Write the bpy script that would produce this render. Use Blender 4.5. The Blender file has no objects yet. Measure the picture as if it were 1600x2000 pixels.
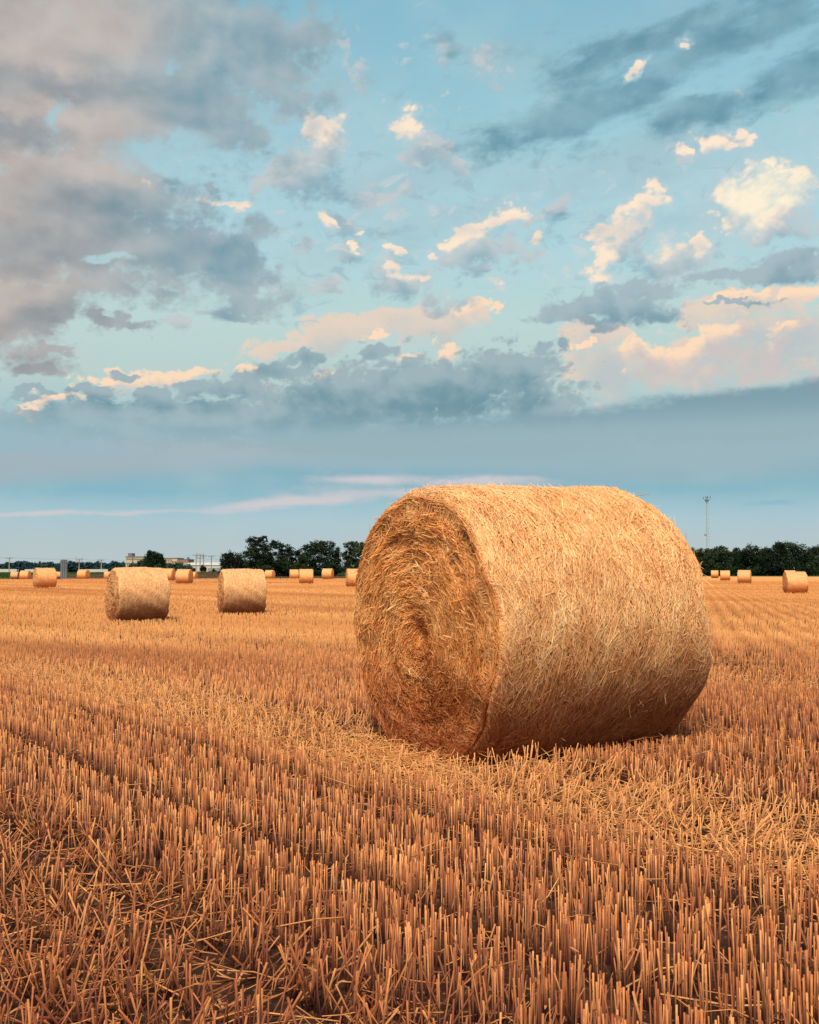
import bpy, bmesh, math, random
import numpy as np
from mathutils import Vector, Matrix

random.seed(7)
rng = np.random.default_rng(11)
scene = bpy.context.scene
COL = scene.collection
R_ = math.radians

# ------------------------------------------------------------------ camera
CAM_Z = 1.07
F = 2000.0
PITCH = math.atan(110 / 2000)
cp, sp = math.cos(PITCH), math.sin(PITCH)
cam_d = bpy.data.cameras.new("camera")
cam_d.sensor_fit = 'VERTICAL'
cam_d.sensor_height = 36
cam_d.sensor_width = 36
cam_d.lens = 36
cam_d.clip_start = 0.05
cam_d.clip_end = 12000
cam = bpy.data.objects.new("camera", cam_d)
COL.objects.link(cam)
cam.location = (0, 0, CAM_Z)
cam.rotation_euler = (math.pi / 2 + PITCH, 0, 0)
scene.camera = cam


def ray(px, py):
    """direction of the sight line that was measured on the photo"""
    x = (px - 800) / F
    y = (1000 - py) / F
    d = Vector((x, cp - y * sp, sp + y * cp))
    return d


def at(px, py, dist):
    d = ray(px, py)
    return Vector((0, 0, CAM_Z)) + d * (dist / d.y)


def azel(px, py):
    d = ray(px, py).normalized()
    return math.atan2(d.x, d.y) * F, math.asin(d.z) * F


def lin(c):
    out = []
    for v in c:
        v = v / 255
        out.append(v / 12.92 if v <= 0.04045 else ((v + 0.055) / 1.055) ** 2.4)
    return (out[0], out[1], out[2], 1.0)


def sstep(a, b, x):
    t = np.clip((x - a) / (b - a), 0, 1)
    return t * t * (3 - 2 * t)


class SineNoise:
    """smooth pseudo noise in numpy, about -1..1"""
    def __init__(self, seed, scale, n=10, dim=2):
        r = np.random.default_rng(seed)
        self.k = r.normal(size=(n, dim)) * scale
        self.p = r.uniform(0, 2 * np.pi, n)

    def __call__(self, *xs):
        a = 0
        for k, p in zip(self.k, self.p):
            ph = p
            for kk, x in zip(k, xs):
                ph = ph + kk * x
            a = a + np.sin(ph)
        return a / math.sqrt(len(self.p)) * 0.8


def mesh_from(me, co, quads, smooth=False):
    """fill a mesh from numpy arrays; quads (n,4) or (n,3)"""
    co = np.asarray(co, dtype=np.float32)
    quads = np.asarray(quads, dtype=np.int32)
    n, k = quads.shape
    me.vertices.add(len(co))
    me.vertices.foreach_set('co', co.ravel())
    me.loops.add(n * k)
    me.loops.foreach_set('vertex_index', quads.ravel())
    me.polygons.add(n)
    me.polygons.foreach_set('loop_start', np.arange(0, n * k, k, dtype=np.int32))
    me.update(calc_edges=True)
    if smooth:
        me.polygons.foreach_set('use_smooth', np.ones(n, bool))


# ------------------------------------------------------------------ node helpers
class NT:
    def __init__(self, tree):
        self.t = tree
        self.n = tree.nodes
        self.l = tree.links

    def put(self, node, key, v):
        if v is None:
            return
        s = node.inputs[key]
        if isinstance(v, bpy.types.NodeSocket):
            self.l.new(v, s)
        else:
            s.default_value = v

    def math(self, op, a, b=None, c=None, clamp=False):
        n = self.n.new('ShaderNodeMath')
        n.operation = op
        n.use_clamp = clamp
        self.put(n, 0, a)
        if b is not None:
            self.put(n, 1, b)
        if c is not None:
            self.put(n, 2, c)
        return n.outputs[0]

    def add(self, a, b): return self.math('ADD', a, b)
    def sub(self, a, b): return self.math('SUBTRACT', a, b)
    def mul(self, a, b): return self.math('MULTIPLY', a, b)
    def mx(self, a, b): return self.math('MAXIMUM', a, b)
    def mn(self, a, b): return self.math('MINIMUM', a, b)

    def smooth(self, x, lo, hi, a=0.0, b=1.0):
        n = self.n.new('ShaderNodeMapRange')
        n.interpolation_type = 'SMOOTHSTEP'
        self.put(n, 0, x)
        for i, v in zip((1, 2, 3, 4), (lo, hi, a, b)):
            self.put(n, i, v)
        return n.outputs[0]

    def rng(self, x, lo, hi, a=0.0, b=1.0):
        n = self.n.new('ShaderNodeMapRange')
        self.put(n, 0, x)
        for i, v in zip((1, 2, 3, 4), (lo, hi, a, b)):
            self.put(n, i, v)
        return n.outputs[0]

    def vmath(self, op, a, b=None, scale=None):
        n = self.n.new('ShaderNodeVectorMath')
        n.operation = op
        self.put(n, 0, a)
        if b is not None:
            self.put(n, 1, b)
        if scale is not None:
            n.inputs['Scale'].default_value = scale
        return n.outputs['Value'] if op in ('LENGTH', 'DOT_PRODUCT') else n.outputs['Vector']

    def sep(self, v):
        n = self.n.new('ShaderNodeSeparateXYZ')
        self.put(n, 0, v)
        return n.outputs

    def comb(self, x, y, z=0.0):
        n = self.n.new('ShaderNodeCombineXYZ')
        self.put(n, 0, x)
        self.put(n, 1, y)
        self.put(n, 2, z)
        return n.outputs[0]

    def noise(self, vec, scale=1.0, detail=3.0, rough=0.5, dist=0.0, color=False, dims='3D'):
        n = self.n.new('ShaderNodeTexNoise')
        n.noise_dimensions = dims
        self.put(n, 'Vector', vec)
        n.inputs['Scale'].default_value = scale
        n.inputs['Detail'].default_value = detail
        n.inputs['Roughness'].default_value = rough
        n.inputs['Distortion'].default_value = dist
        return n.outputs['Color'] if color else n.outputs[0]

    def mix(self, f, a, b, blend='MIX'):
        n = self.n.new('ShaderNodeMix')
        n.data_type = 'RGBA'
        n.blend_type = blend
        self.put(n, 0, f)
        self.put(n, 6, a)
        self.put(n, 7, b)
        return n.outputs[2]

    def ramp(self, f, stops, mode='LINEAR'):
        n = self.n.new('ShaderNodeValToRGB')
        cr = n.color_ramp
        cr.interpolation = mode
        while len(cr.elements) < len(stops):
            cr.elements.new(0.5)
        for e, (p, c) in zip(cr.elements, stops):
            e.position = p
            e.color = c
        self.put(n, 0, f)
        return n.outputs[0]

# ------------------------------------------------------------------ sky
SUN_DIR = Vector((-0.10, -0.60, 0.79)).normalized()      # towards the sun: behind the camera
sun_el = math.asin(SUN_DIR.z)
sun_az = math.atan2(SUN_DIR.x, SUN_DIR.y)


def build_world():
    """light from all around: physical sky plus plain broken cloud"""
    w = bpy.data.worlds.new("World")
    scene.world = w
    w.use_nodes = True
    w.cycles.sampling_method = 'NONE'
    T = NT(w.node_tree)
    bg = T.n['Background']
    tc = T.n.new('ShaderNodeTexCoord')
    d = tc.outputs['Generated']
    z = T.sep(d)[2]
    sky = T.n.new('ShaderNodeTexSky')
    sky.sky_type = 'NISHITA'
    sky.sun_disc = False
    sky.sun_elevation = sun_el
    sky.sun_rotation = sun_az
    sky.air_density = 1.0
    sky.dust_density = 1.5
    nish = T.mix(1.0, sky.outputs[0], (.09, .09, .09, 1), 'MULTIPLY')
    colr = T.mix(.5, lin((162, 179, 197)), nish)
    colr = T.mix(T.mul(T.smooth(T.noise(d, 2.2, 3, .5), .40, .62), .75), colr, lin((202, 186, 184)))
    colr = T.mix(T.smooth(z, 0, -.03), colr, lin((120, 96, 72)))
    T.l.new(colr, bg.inputs[0])
    bg.inputs[1].default_value = 1.0


# the sky in front of the camera is a far backdrop: a piece of a sphere 6 km away.
# Where the cloud masses stand is computed once per vertex; their puffs, edges and
# lit sides come from the noise nodes of the material.
DOME_R = 6000.0


def vnoise(x, y, seed):
    """value noise, vectorised"""
    r = np.random.default_rng(seed)
    tab = r.random((256, 256))
    xi = np.floor(x).astype(int)
    yi = np.floor(y).astype(int)
    fx = x - xi
    fy = y - yi
    fx = fx * fx * fx * (fx * (fx * 6 - 15) + 10)
    fy = fy * fy * fy * (fy * (fy * 6 - 15) + 10)
    a = tab[xi & 255, yi & 255]
    b = tab[(xi + 1) & 255, yi & 255]
    c = tab[xi & 255, (yi + 1) & 255]
    d = tab[(xi + 1) & 255, (yi + 1) & 255]
    return (a * (1 - fx) + b * fx) * (1 - fy) + (c * (1 - fx) + d * fx) * fy


def fbm(x, y, seed, octaves=4, rough=.5, billow=0.0):
    s = 0
    amp = 1
    tot = 0
    for o in range(octaves):
        v = vnoise(x + 17.3 * o, y - 9.1 * o, seed + o)
        if billow:
            v = v * (1 - billow) + billow * (np.abs(2 * v - 1) * 1.15)
        s = s + amp * v
        tot += amp
        amp *= rough
        x, y = 2.03 * (x * .8 - y * .6), 2.03 * (x * .6 + y * .8)
    return s / tot - .5


def build_sky():
    U0, U1, V0, V1 = -1250.0, 1250.0, -60.0, 1330.0
    NU, NV = 1000, 560
    us = np.linspace(U0, U1, NU)
    vs = np.linspace(V0, V1, NV)
    UU, VV = np.meshgrid(us, vs)
    UU = UU.ravel()
    VV = VV.ravel()
    az, el = UU / F, VV / F
    co = np.stack([np.sin(az) * np.cos(el), np.cos(az) * np.cos(el), np.sin(el)], 1) * DOME_R
    me = bpy.data.meshes.new("sky")
    idx = np.arange(NU * NV).reshape(NV, NU)
    q = np.stack([idx[:-1, :-1], idx[1:, :-1], idx[1:, 1:], idx[:-1, 1:]], -1).reshape(-1, 4)
    mesh_from(me, co, q)
    dome = bpy.data.objects.new("sky", me)
    COL.objects.link(dome)
    dome["kind"] = "structure"
    mat = bpy.data.materials.new("cloudy_sky")
    mat.use_nodes = True
    mat.cycles.emission_sampling = 'NONE'
    me.materials.append(mat)
    T = NT(mat.node_tree)
    for n in list(T.n):
        T.n.remove(n)
    out = T.n.new('ShaderNodeOutputMaterial')
    bg = T.n.new('ShaderNodeEmission')
    geo = T.n.new('ShaderNodeNewGeometry')
    d = T.vmath('NORMALIZE', geo.outputs['Position'])
    x, y, z = T.sep(d)
    U = T.mul(T.math('ARCTAN2', x, y), F)
    V = T.mul(T.math('ARCSINE', z), F)
    Pn = T.comb(U, T.mul(V, 1.45))
    Yn = VV * 1.45
    sx = 34 * fbm(UU / 150, Yn / 150, 3, 3) * 1.6 + 40 * fbm(UU / 55, Yn / 55, 31, 5, .62) * 1.6
    sy = 28 * fbm(UU / 150, Yn / 150, 53, 3) * 1.6 + 34 * fbm(UU / 55, Yn / 55, 77, 5, .62) * 1.6
    WX, WY = UU + sx, VV + sy
    BX = UU + 90 * fbm(UU / 250, VV / 55, 91, 4)
    BY = VV + 34 * fbm(UU / 250, VV / 55, 121, 4)
    Pw, Pb = 'puff', 'band'
    count = [0]

    nf = T.noise(Pn, 1 / 80, 8, .60, .25, dims='2D')                 # puff noise
    nfine = T.noise(Pn, 1 / 17, 4, .6, .2, dims='2D')
    nf = T.math('MULTIPLY_ADD', T.sub(nfine, .5), .22, nf)
    ne1 = T.noise(Pn, 1 / 95, 3.5, .45, .2, dims='2D')
    ne2 = T.noise(T.vmath('ADD', Pn, (-16, 34, 0)), 1 / 95, 3.5, .45, .2, dims='2D')
    emboss = T.sub(ne1, ne2)                              # lit towards upper left
    nb = T.noise(Pn, 1 / 240, 4, .5, dims='2D')                      # big noise
    ns = T.noise(T.comb(T.mul(U, .45), T.mul(V, 1.5)), 1 / 70, 6, .6, .3, dims='2D')   # streaky noise

    PUFF = fbm(UU / 78, Yn / 78, 201, 6, .60, .55) * 1.5
    PUFF = PUFF - PUFF.mean()
    SMALL = fbm(UU / 34, Yn / 34, 231, 5, .62, .5) * 1.4
    SMALL = SMALL - SMALL.mean()
    STREAK = fbm((UU * .9 + VV * .35) / 120, (VV * 1.6 - UU * .25) / 70, 261, 6, .60) * 1.7
    FIELDS = {'puff': PUFF, 'small': SMALL, 'streak': STREAK, 'none': PUFF * 0}
    du, dv = (U1 - U0) / (NU - 1), (V1 - V0) / (NV - 1)

    def raw(lst, P_='puff'):
        X, Y = (WX, WY) if P_ == 'puff' else (BX, BY)
        acc = np.full(UU.shape, -3.0)
        for b in lst:
            px, py, rx, ry = b[:4]
            rot = R_(b[4]) if len(b) > 4 else 0
            wgt = b[5] if len(b) > 5 else 1.0
            u, v = azel(px, py)
            cr, sr = math.cos(rot), math.sin(rot)
            a_ = ((X - u) * cr + (Y - v) * sr) / rx
            b_ = ((Y - v) * cr - (X - u) * sr) / ry
            # smooth union keeps the masses from looking like stacked discs
            f = wgt * (1 - np.sqrt(a_ * a_ + b_ * b_))
            h = np.clip(.5 + .5 * (f - acc) / .35, 0, 1)
            acc = acc * (1 - h) + f * h + .35 * h * (1 - h) * .6
        return acc

    def attr(a, suffix=""):
        name = "mass_%d%s" % (count[0], suffix)
        count[0] += 1
        at_ = me.attributes.new(name, 'FLOAT', 'POINT')
        at_.data.foreach_set('value', np.clip(a, -4, 4).ravel().astype(np.float32))
        n = T.n.new('ShaderNodeAttribute')
        n.attribute_name = name
        return n.outputs['Fac']

    def blobs(lst, P_='puff', noise='none', amp=0.0, k=.05):
        """a cloud mass (density) and how much light reaches each spot of it"""
        d_ = raw(lst, P_) + amp * FIELDS[noise]
        T.rim = None
        if amp:
            den = np.clip(d_ + .05, 0, .9).reshape(NV, NU)
            tau = np.zeros_like(den)
            for i_ in range(1, 13):
                step = 3.2 + i_ * 1.1
                su, sv = int(round(-.42 * step * i_ * .55 / du)), int(round(.9 * step * i_ * .55 / dv))
                sh_ = np.zeros_like(den)
                sv = min(sv, NV - 1)
                src = den[sv:, :]
                sh_[:NV - sv, :] = np.roll(src, -su, 1)
                tau += sh_ * step
            T.rim = attr(np.exp(-tau * k), "_lit")
        return attr(d_)

    def cover(field, noise=None, amp=.2, lo=0.0, hi=.3, soft=None):
        """opacity of a mass: crisp above, fading out below"""
        h = hi
        if T.rim is not None:
            h = T.rng(T.rim, .15, .75, soft or hi * 2.2, hi)
        return T.smooth(T.math('MULTIPLY_ADD', T.sub(nfine, .5), .34, field), lo, h)

    def shade(dark, lite, lo=.02, hi=.95, n=.35, e=.5):
        """colour between shaded and lit"""
        v = T.math('MULTIPLY_ADD', T.sub(nb, .5), n, T.rim)
        v = T.math('MULTIPLY_ADD', T.sub(nf, .5), .30, v)
        v = T.math('MULTIPLY_ADD', emboss, e, v)
        return T.mix(T.smooth(v, lo, hi), dark, lite)

    def C(*c): return lin(c)

    # clear sky by elevation, partly the physical sky
    stops = []
    for py, c in ((1110, (185, 197, 198)), (1060, (180, 197, 202)), (1015, (170, 198, 206)), (992, (158, 194, 206)),
                  (965, (142, 184, 198)), (925, (136, 178, 193)), (860, (150, 190, 202)),
                  (740, (186, 209, 205)), (640, (188, 214, 212)), (500, (176, 213, 220)), (350, (168, 207, 218)),
                  (200, (152, 199, 214)), (60, (139, 190, 208)), (0, (134, 187, 206))):
        stops.append((azel(800, py)[1] / 1200, C(*c)))
    stops.append((1.0, C(110, 176, 204)))
    stops = sorted([(max(0, p), c) for p, c in stops], key=lambda s: s[0])
    grad = T.ramp(T.math('DIVIDE', V, 1200.0), stops)
    col = grad

    # --- faint veil
    veil = T.mul(T.smooth(nb, .42, .78), .22)
    col = T.mix(veil, col, C(196, 212, 212))

    # --- low flat bands
    f = cover(blobs([(100, 905, 560, 40, 3), (420, 880, 420, 36, 0)], Pb, 'streak', .30, .02), lo=-.25, hi=.75, soft=.8)
    col = T.mix(T.mul(f, .8), col, C(166, 181, 188))
    f = cover(blobs([(1400, 890, 560, 60, 2), (1050, 885, 500, 45, 0)], Pb, 'streak', .22, .02), lo=-.25, hi=.75, soft=.8)
    col = T.mix(T.mul(f, .85), col, C(156, 181, 189))
    f = cover(blobs([(705, 940, 110, 14, 3), (560, 978, 200, 11, 4), (900, 940, 230, 15, -2), (780, 962, 200, 12, 2, .7), (200, 998, 420, 6, 2, .6), (760, 965, 140, 10, 0, .5)], Pb, 'streak', .55, .02), lo=-.2, hi=.8, soft=1.0)
    col = T.mix(T.mul(f, .8), col, C(214, 205, 206))
    f = cover(blobs([(1540, 992, 60, 7), (200, 958, 340, 18, 1, .7), (1200, 958, 500, 16, 0, .7)], Pb, 'streak', .4, .02), lo=-.1, hi=.8, soft=.9)
    col = T.mix(T.mul(f, .5), col, C(130, 179, 197))

    # --- pale peach cloud far behind the bank
    f = cover(blobs([(700, 650, 200, 34, 10), (560, 680, 120, 22, 10), (850, 640, 130, 34, 5), (1210, 725, 110, 60), (1380, 705, 190, 66, 8),
                     (1530, 700, 130, 66), (1480, 640, 120, 44), (1460, 596, 140, 26, 10), (760, 622, 120, 20, 12), (1180, 660, 90, 24)], Pw, 'puff', 1.1, .018), lo=-.02, hi=.38, soft=.75)
    col = T.mix(T.mul(f, .8), col, shade(C(184, 194, 198), C(236, 210, 190)))
    # brighter lit heaps
    f = cover(blobs([(275, 750, 120, 34, 8), (100, 787, 76, 16, 6), (335, 738, 50, 24), (50, 800, 40, 10), (520, 762, 44, 18), (490, 725, 30, 14), (640, 738, 46, 14),
                     (912, 612, 44, 24), (962, 612, 16, 10), (868, 690, 40, 20), (790, 708, 46, 13), (720, 668, 34, 14), (1405, 664, 46, 32), (1330, 705, 60, 34),
                     (1500, 690, 80, 40, -10), (1480, 720, 80, 30), (1560, 565, 44, 18, 10), (1440, 588, 70, 11, 8), (1200, 640, 40, 10, 0), (1300, 742, 60, 20),
                     (1590, 735, 44, 40), (1150, 680, 26, 10), (1250, 690, 34, 28), (1430, 640, 50, 24), (1380, 730, 80, 34), (1290, 715, 60, 36), (1540, 650, 40, 22), (1445, 690, 60, 46)], Pw, 'small', 1.3, .06), lo=-.05, hi=.34, soft=.9)
    col = T.mix(T.mul(f, .95), col, shade(C(204, 196, 194), C(254, 221, 189), lo=-.05, hi=.72, e=.8))

    # --- thin grey veils
    f = cover(blobs([(900, 330, 330, 130, 12, .9), (1200, 330, 380, 90, 14, .9), (1250, 60, 420, 130, 10), (1000, 120, 260, 80, 20, .8), (700, 480, 300, 90, 14, .8), (1400, 420, 260, 70, 8, .7), (620, 180, 200, 120, 0, .7)], Pb, 'streak', 1.1, .01), lo=-.1, hi=1.2, soft=1.3)
    col = T.mix(T.mul(f, .42), col, C(158, 184, 193))

    # --- mid level grey bodies under the cumulus tops
    f = cover(blobs([(600, 345, 110, 66, -8), (640, 290, 50, 44), (530, 350, 60, 36, 0, .8), (838, 282, 62, 44, -15), (890, 312, 36, 24, -20, .8), (798, 370, 26, 22), (660, 440, 48, 36), (790, 545, 90, 40),
                     (925, 500, 84, 32), (1060, 420, 70, 20, 25, .8), (1320, 520, 110, 40), (1210, 480, 50, 50, 10, .8), (1418, 268, 48, 22, -20, .8),
                     (1515, 455, 80, 26, -6), (1328, 298, 16, 20), (860, 600, 60, 22), (360, 640, 34, 20, 0, .9), (590, 480, 24, 16), (1030, 520, 50, 24, 20, .8),
                     (640, 562, 50, 12, 5, .7), (700, 160, 24, 60, 0, .5), (950, 110, 40, 50, 0, .5), (860, 85, 40, 22, 0, .5), (720, 370, 40, 36, 0, .6), (680, 490, 40, 24), (750, 446, 16, 7), (1070, 620, 30, 12)], Pw, 'small', 1.3, .02), lo=-.05, hi=.50, soft=.9)
    col = T.mix(T.mul(f, .85), col, shade(C(132, 167, 181), C(196, 202, 204), e=.8))

    # --- loose flecks and shreds through the middle of the sky
    fld = blobs([(820, 440, 420, 230), (1150, 500, 420, 170), (560, 560, 300, 130, 0, .9), (1300, 280, 300, 110, 0, .7), (800, 160, 240, 90, 0, .6)], 'band')
    nsh = T.noise(T.comb(T.mul(U, .8), T.mul(V, 1.5)), 1 / 46, 7, .62, .5, dims='2D')
    f = T.smooth(T.math('MULTIPLY_ADD', T.sub(nsh, .5), 3.4, T.mul(fld, .55)), .38, 1.0)
    col = T.mix(T.mul(f, .60), col, T.mix(T.smooth(emboss, -.1, .16), C(150, 184, 196), C(214, 214, 212)))

    # --- lit cumulus
    fld = blobs([(1482, 386, 100, 54, 8), (1505, 364, 68, 44), (1425, 405, 40, 20), (1480, 430, 60, 26, 0, .8), (1530, 400, 44, 34),
                     (900, 460, 34, 24, 20), (935, 438, 34, 18, 25), (992, 410, 36, 22), (965, 425, 24, 12, 30), (1205, 450, 42, 24, 30), (1275, 402, 28, 20), (1240, 425, 26, 14, 35), (1160, 475, 24, 18), (1180, 515, 24, 20),
                     (1300, 490, 38, 16), (1362, 486, 24, 15), (628, 254, 42, 26, 5), (806, 238, 34, 24), (1368, 270, 20, 18), (1432, 246, 22, 15), (1442, 272, 24, 12), (1400, 275, 20, 12, 0, .7),
                     (1326, 284, 14, 11), (1326, 90, 13, 10), (1232, 130, 30, 10, 30), (1050, 478, 18, 12, 20), (768, 480, 13, 8), (785, 526, 40, 12, -8), (830, 540, 20, 9), (680, 482, 13, 8),
                     (962, 555, 16, 11), (430, 405, 34, 9), (636, 432, 16, 16), (856, 492, 13, 8), (1188, 548, 34, 18, -20), (275, 345, 30, 7, 0, .8), (693, 455, 9, 7)], Pw, 'small', 1.15, .085)
    halo = T.mul(T.smooth(fld, -.75, .35), .42)
    col = T.mix(halo, col, C(200, 209, 211))
    f = cover(fld, lo=-.16, hi=.30, soft=1.0)
    big = T.smooth(blobs([(1488, 376, 110, 70, 8)]), .0, .5)
    col = T.mix(T.mul(f, .97), col, T.mix(T.mul(big, .78), shade(C(188, 194, 198), C(255, 232, 207), lo=-.05, hi=.66, e=.8), C(255, 244, 217)))

    # --- dark teal streaks, upper right
    f = cover(blobs([(1400, 70, 320, 75, 4), (1580, 120, 180, 80), (1240, 170, 260, 72, 14), (1110, 250, 190, 52, 8), (1000, 280, 110, 26, 4), (1330, 215, 190, 34, 4),
                     (1480, 220, 80, 9, -4, .8), (1500, 20, 160, 46), (960, 285, 60, 20, 0, .8), (870, 88, 30, 20, 0, .5), (1160, 90, 130, 50, 20, .6), (1090, 420, 70, 22, 25, .5)], Pw, 'streak', 1.5, .01), lo=-.20, hi=.95, soft=1.2)
    f2 = T.smooth(blobs([(1325, 88, 30, 20), (1232, 130, 46, 18, 30)]), .0, .5)
    f = T.mul(f, T.math('SUBTRACT', 1.0, T.mul(f2, .85)))
    col = T.mix(T.mul(f, .85), col, shade(C(88, 138, 158), C(136, 175, 189), n=.9, e=.9))

    # --- darker bodies on the right, mid height
    f = cover(blobs([(1545, 520, 150, 26, 6), (1150, 606, 110, 30, 12), (1240, 615, 100, 34, -4), (1080, 636, 60, 14), (1250, 580, 80, 26), (1430, 602, 80, 6, 2), (1100, 686, 22, 12),
                     (1400, 545, 80, 20, 4, .8), (1180, 640, 90, 14)], Pw, 'small', 1.0, .02), lo=-.08, hi=.42, soft=.7)
    col = T.mix(T.mul(f, .9), col, shade(C(114, 150, 166), C(164, 184, 192), e=.8))

    # --- the dark bank across the middle
    f = cover(blobs([(830, 775, 290, 84), (1000, 735, 130, 58), (690, 795, 250, 70), (560, 724, 70, 22), (600, 706, 40, 18), (700, 698, 36, 18), (480, 765, 110, 32),
                     (375, 768, 50, 20), (285, 778, 34, 13), (185, 778, 40, 20), (200, 806, 80, 22), (70, 768, 56, 9), (255, 738, 34, 12), (150, 762, 24, 9),
                     (220, 838, 420, 36), (0, 818, 180, 26), (450, 832, 420, 54), (1060, 795, 120, 56), (600, 842, 420, 50)], Pw, 'small', 1.1, .014), lo=-.06, hi=.34, soft=.6)
    fade = T.smooth(V, azel(800, 905)[1], azel(800, 790)[1])
    colb = shade(C(110, 149, 162), C(158, 180, 187), n=.7, e=1.5)
    colb = T.mix(fade, C(158, 182, 190), colb)
    col = T.mix(T.mul(f, T.rng(fade, 0, 1, .45, .96)), col, colb)
    # smooth wedge to the right
    f = cover(blobs([(1600, 775, 430, 34, 5), (1350, 802, 420, 32, 4), (1150, 830, 380, 42, 2), (1500, 830, 500, 45, 2), (900, 862, 500, 42, 0)], Pb, 'streak', .25, .02), lo=-.1, hi=.5, soft=.6)
    colw = T.mix(T.smooth(V, azel(800, 860)[1], azel(800, 780)[1]), C(152, 178, 186), C(120, 153, 167))
    col = T.mix(T.mul(f, .88), col, colw)

    # --- the big mauve mass, upper left
    f = cover(blobs([(60, 150, 480, 250, -10), (300, 60, 380, 150), (470, 90, 190, 110, -25), (60, 420, 340, 200, 10), (330, 190, 170, 130), (200, 440, 300, 90, -25), (50, 600, 170, 110, 20),
                     (390, 490, 150, 75, -20), (230, 560, 80, 50), (480, 560, 80, 52, -30), (60, 720, 70, 20, 0, .9), (120, 684, 45, 14, 0, .9), (240, 640, 90, 12, 0, .8), (420, 230, 110, 80),
                     (480, 260, 40, 60), (425, 375, 16, 18), (600, 75, 70, 52), (320, 578, 70, 8, 0, .8), (460, 610, 60, 16, 0, .8), (500, 140, 90, 60)], Pw, 'puff', 1.0, .008), lo=-.08, hi=.42, soft=.6)
    hole = T.smooth(blobs([(330, 300, 130, 34), (340, 330, 90, 24, -10), (215, 495, 60, 12, 0, .8), (340, 150, 22, 20, 0, .6), (100, 235, 26, 36, 0, .55)]), -.1, .6)
    f = T.mul(f, T.math('SUBTRACT', 1.0, T.mul(hole, .8)))
    warm = T.smooth(blobs([(60, 120, 260, 90, -20), (170, 235, 140, 70), (60, 215, 130, 60), (20, 350, 150, 110), (140, 40, 240, 80), (0, 560, 180, 110), (160, 310, 130, 70), (0, 480, 190, 80)]), -.25, .9)
    dark = T.smooth(blobs([(120, 170, 230, 44, 4), (20, 260, 140, 36), (200, 410, 240, 60, -8), (40, 480, 190, 60), (370, 190, 140, 80, 0, .7), (420, 480, 150, 80, 0, .9), (100, 620, 140, 60), (560, 95, 110, 50), (60, 720, 90, 30)]), -.2, .95)
    cool = T.smooth(U, -780, -330)
    lite = T.mix(cool, C(172, 168, 167), C(154, 178, 187))
    drk = T.mix(cool, C(124, 133, 141), C(112, 151, 167))
    colm = shade(T.mix(.6, lite, drk), lite, n=.8, e=1.2)
    colm = T.mix(T.mul(warm, .7), colm, C(205, 186, 175))
    colm = T.mix(T.mul(dark, .8), colm, drk)
    colm = T.mix(T.rng(emboss, -.3, .3, 0, .28), colm, C(214, 208, 204))
    col = T.mix(T.mul(f, .94), col, colm)
    edge = T.mul(T.smooth(T.math('ABSOLUTE', U), 1240, 1040), T.smooth(V, 1320, 1180))
    T.l.new(col, bg.inputs[0])
    tr = T.n.new('ShaderNodeBsdfTransparent')
    ms = T.n.new('ShaderNodeMixShader')
    T.l.new(edge, ms.inputs[0])
    T.l.new(tr.outputs[0], ms.inputs[1])
    T.l.new(bg.outputs[0], ms.inputs[2])
    T.l.new(ms.outputs[0], out.inputs[0])
    return dome


build_world()
build_sky()

sun_d = bpy.data.lights.new("sun", 'SUN')
sun_d.energy = 4.3
sun_d.angle = R_(18)
sun_d.color = (1.0, .82, .635)
sun = bpy.data.objects.new("sun", sun_d)
COL.objects.link(sun)
sun.rotation_euler = (-SUN_DIR).to_track_quat('-Z', 'Y').to_euler()
sun.location = SUN_DIR * 50

scene.view_settings.view_transform = 'Standard'
scene.view_settings.look = 'None'
scene.view_settings.exposure = 0
scene.cycles.max_bounces = 5
scene.cycles.diffuse_bounces = 3
scene.cycles.transparent_max_bounces = 8

# ------------------------------------------------------------------ helpers for things
def empty(name, loc=(0, 0, 0), rz=0.0):
    o = bpy.data.objects.new(name, None)
    COL.objects.link(o)
    o.location = loc
    o.rotation_euler = (0, 0, rz)
    o.empty_display_size = .2
    return o


def tag(o, label=None, cat=None, group=None, kind=None):
    if label:
        o["label"] = label
    if cat:
        o["category"] = cat
    if group:
        o["group"] = group
    if kind:
        o["kind"] = kind
    return o


def part(name, me, mat=None, parent=None):
    o = bpy.data.objects.new(name, me)
    COL.objects.link(o)
    if mat and not me.materials:
        me.materials.append(mat)
    if parent:
        o.parent = parent
    return o


def children(o):
    return [c for c in COL.objects if c.parent == o]


def copy_tree(o, parent=None):
    c = o.copy()
    COL.objects.link(c)
    if parent is not None:
        c.parent = parent
    for ch in children(o):
        copy_tree(ch, c)
    return c


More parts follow.
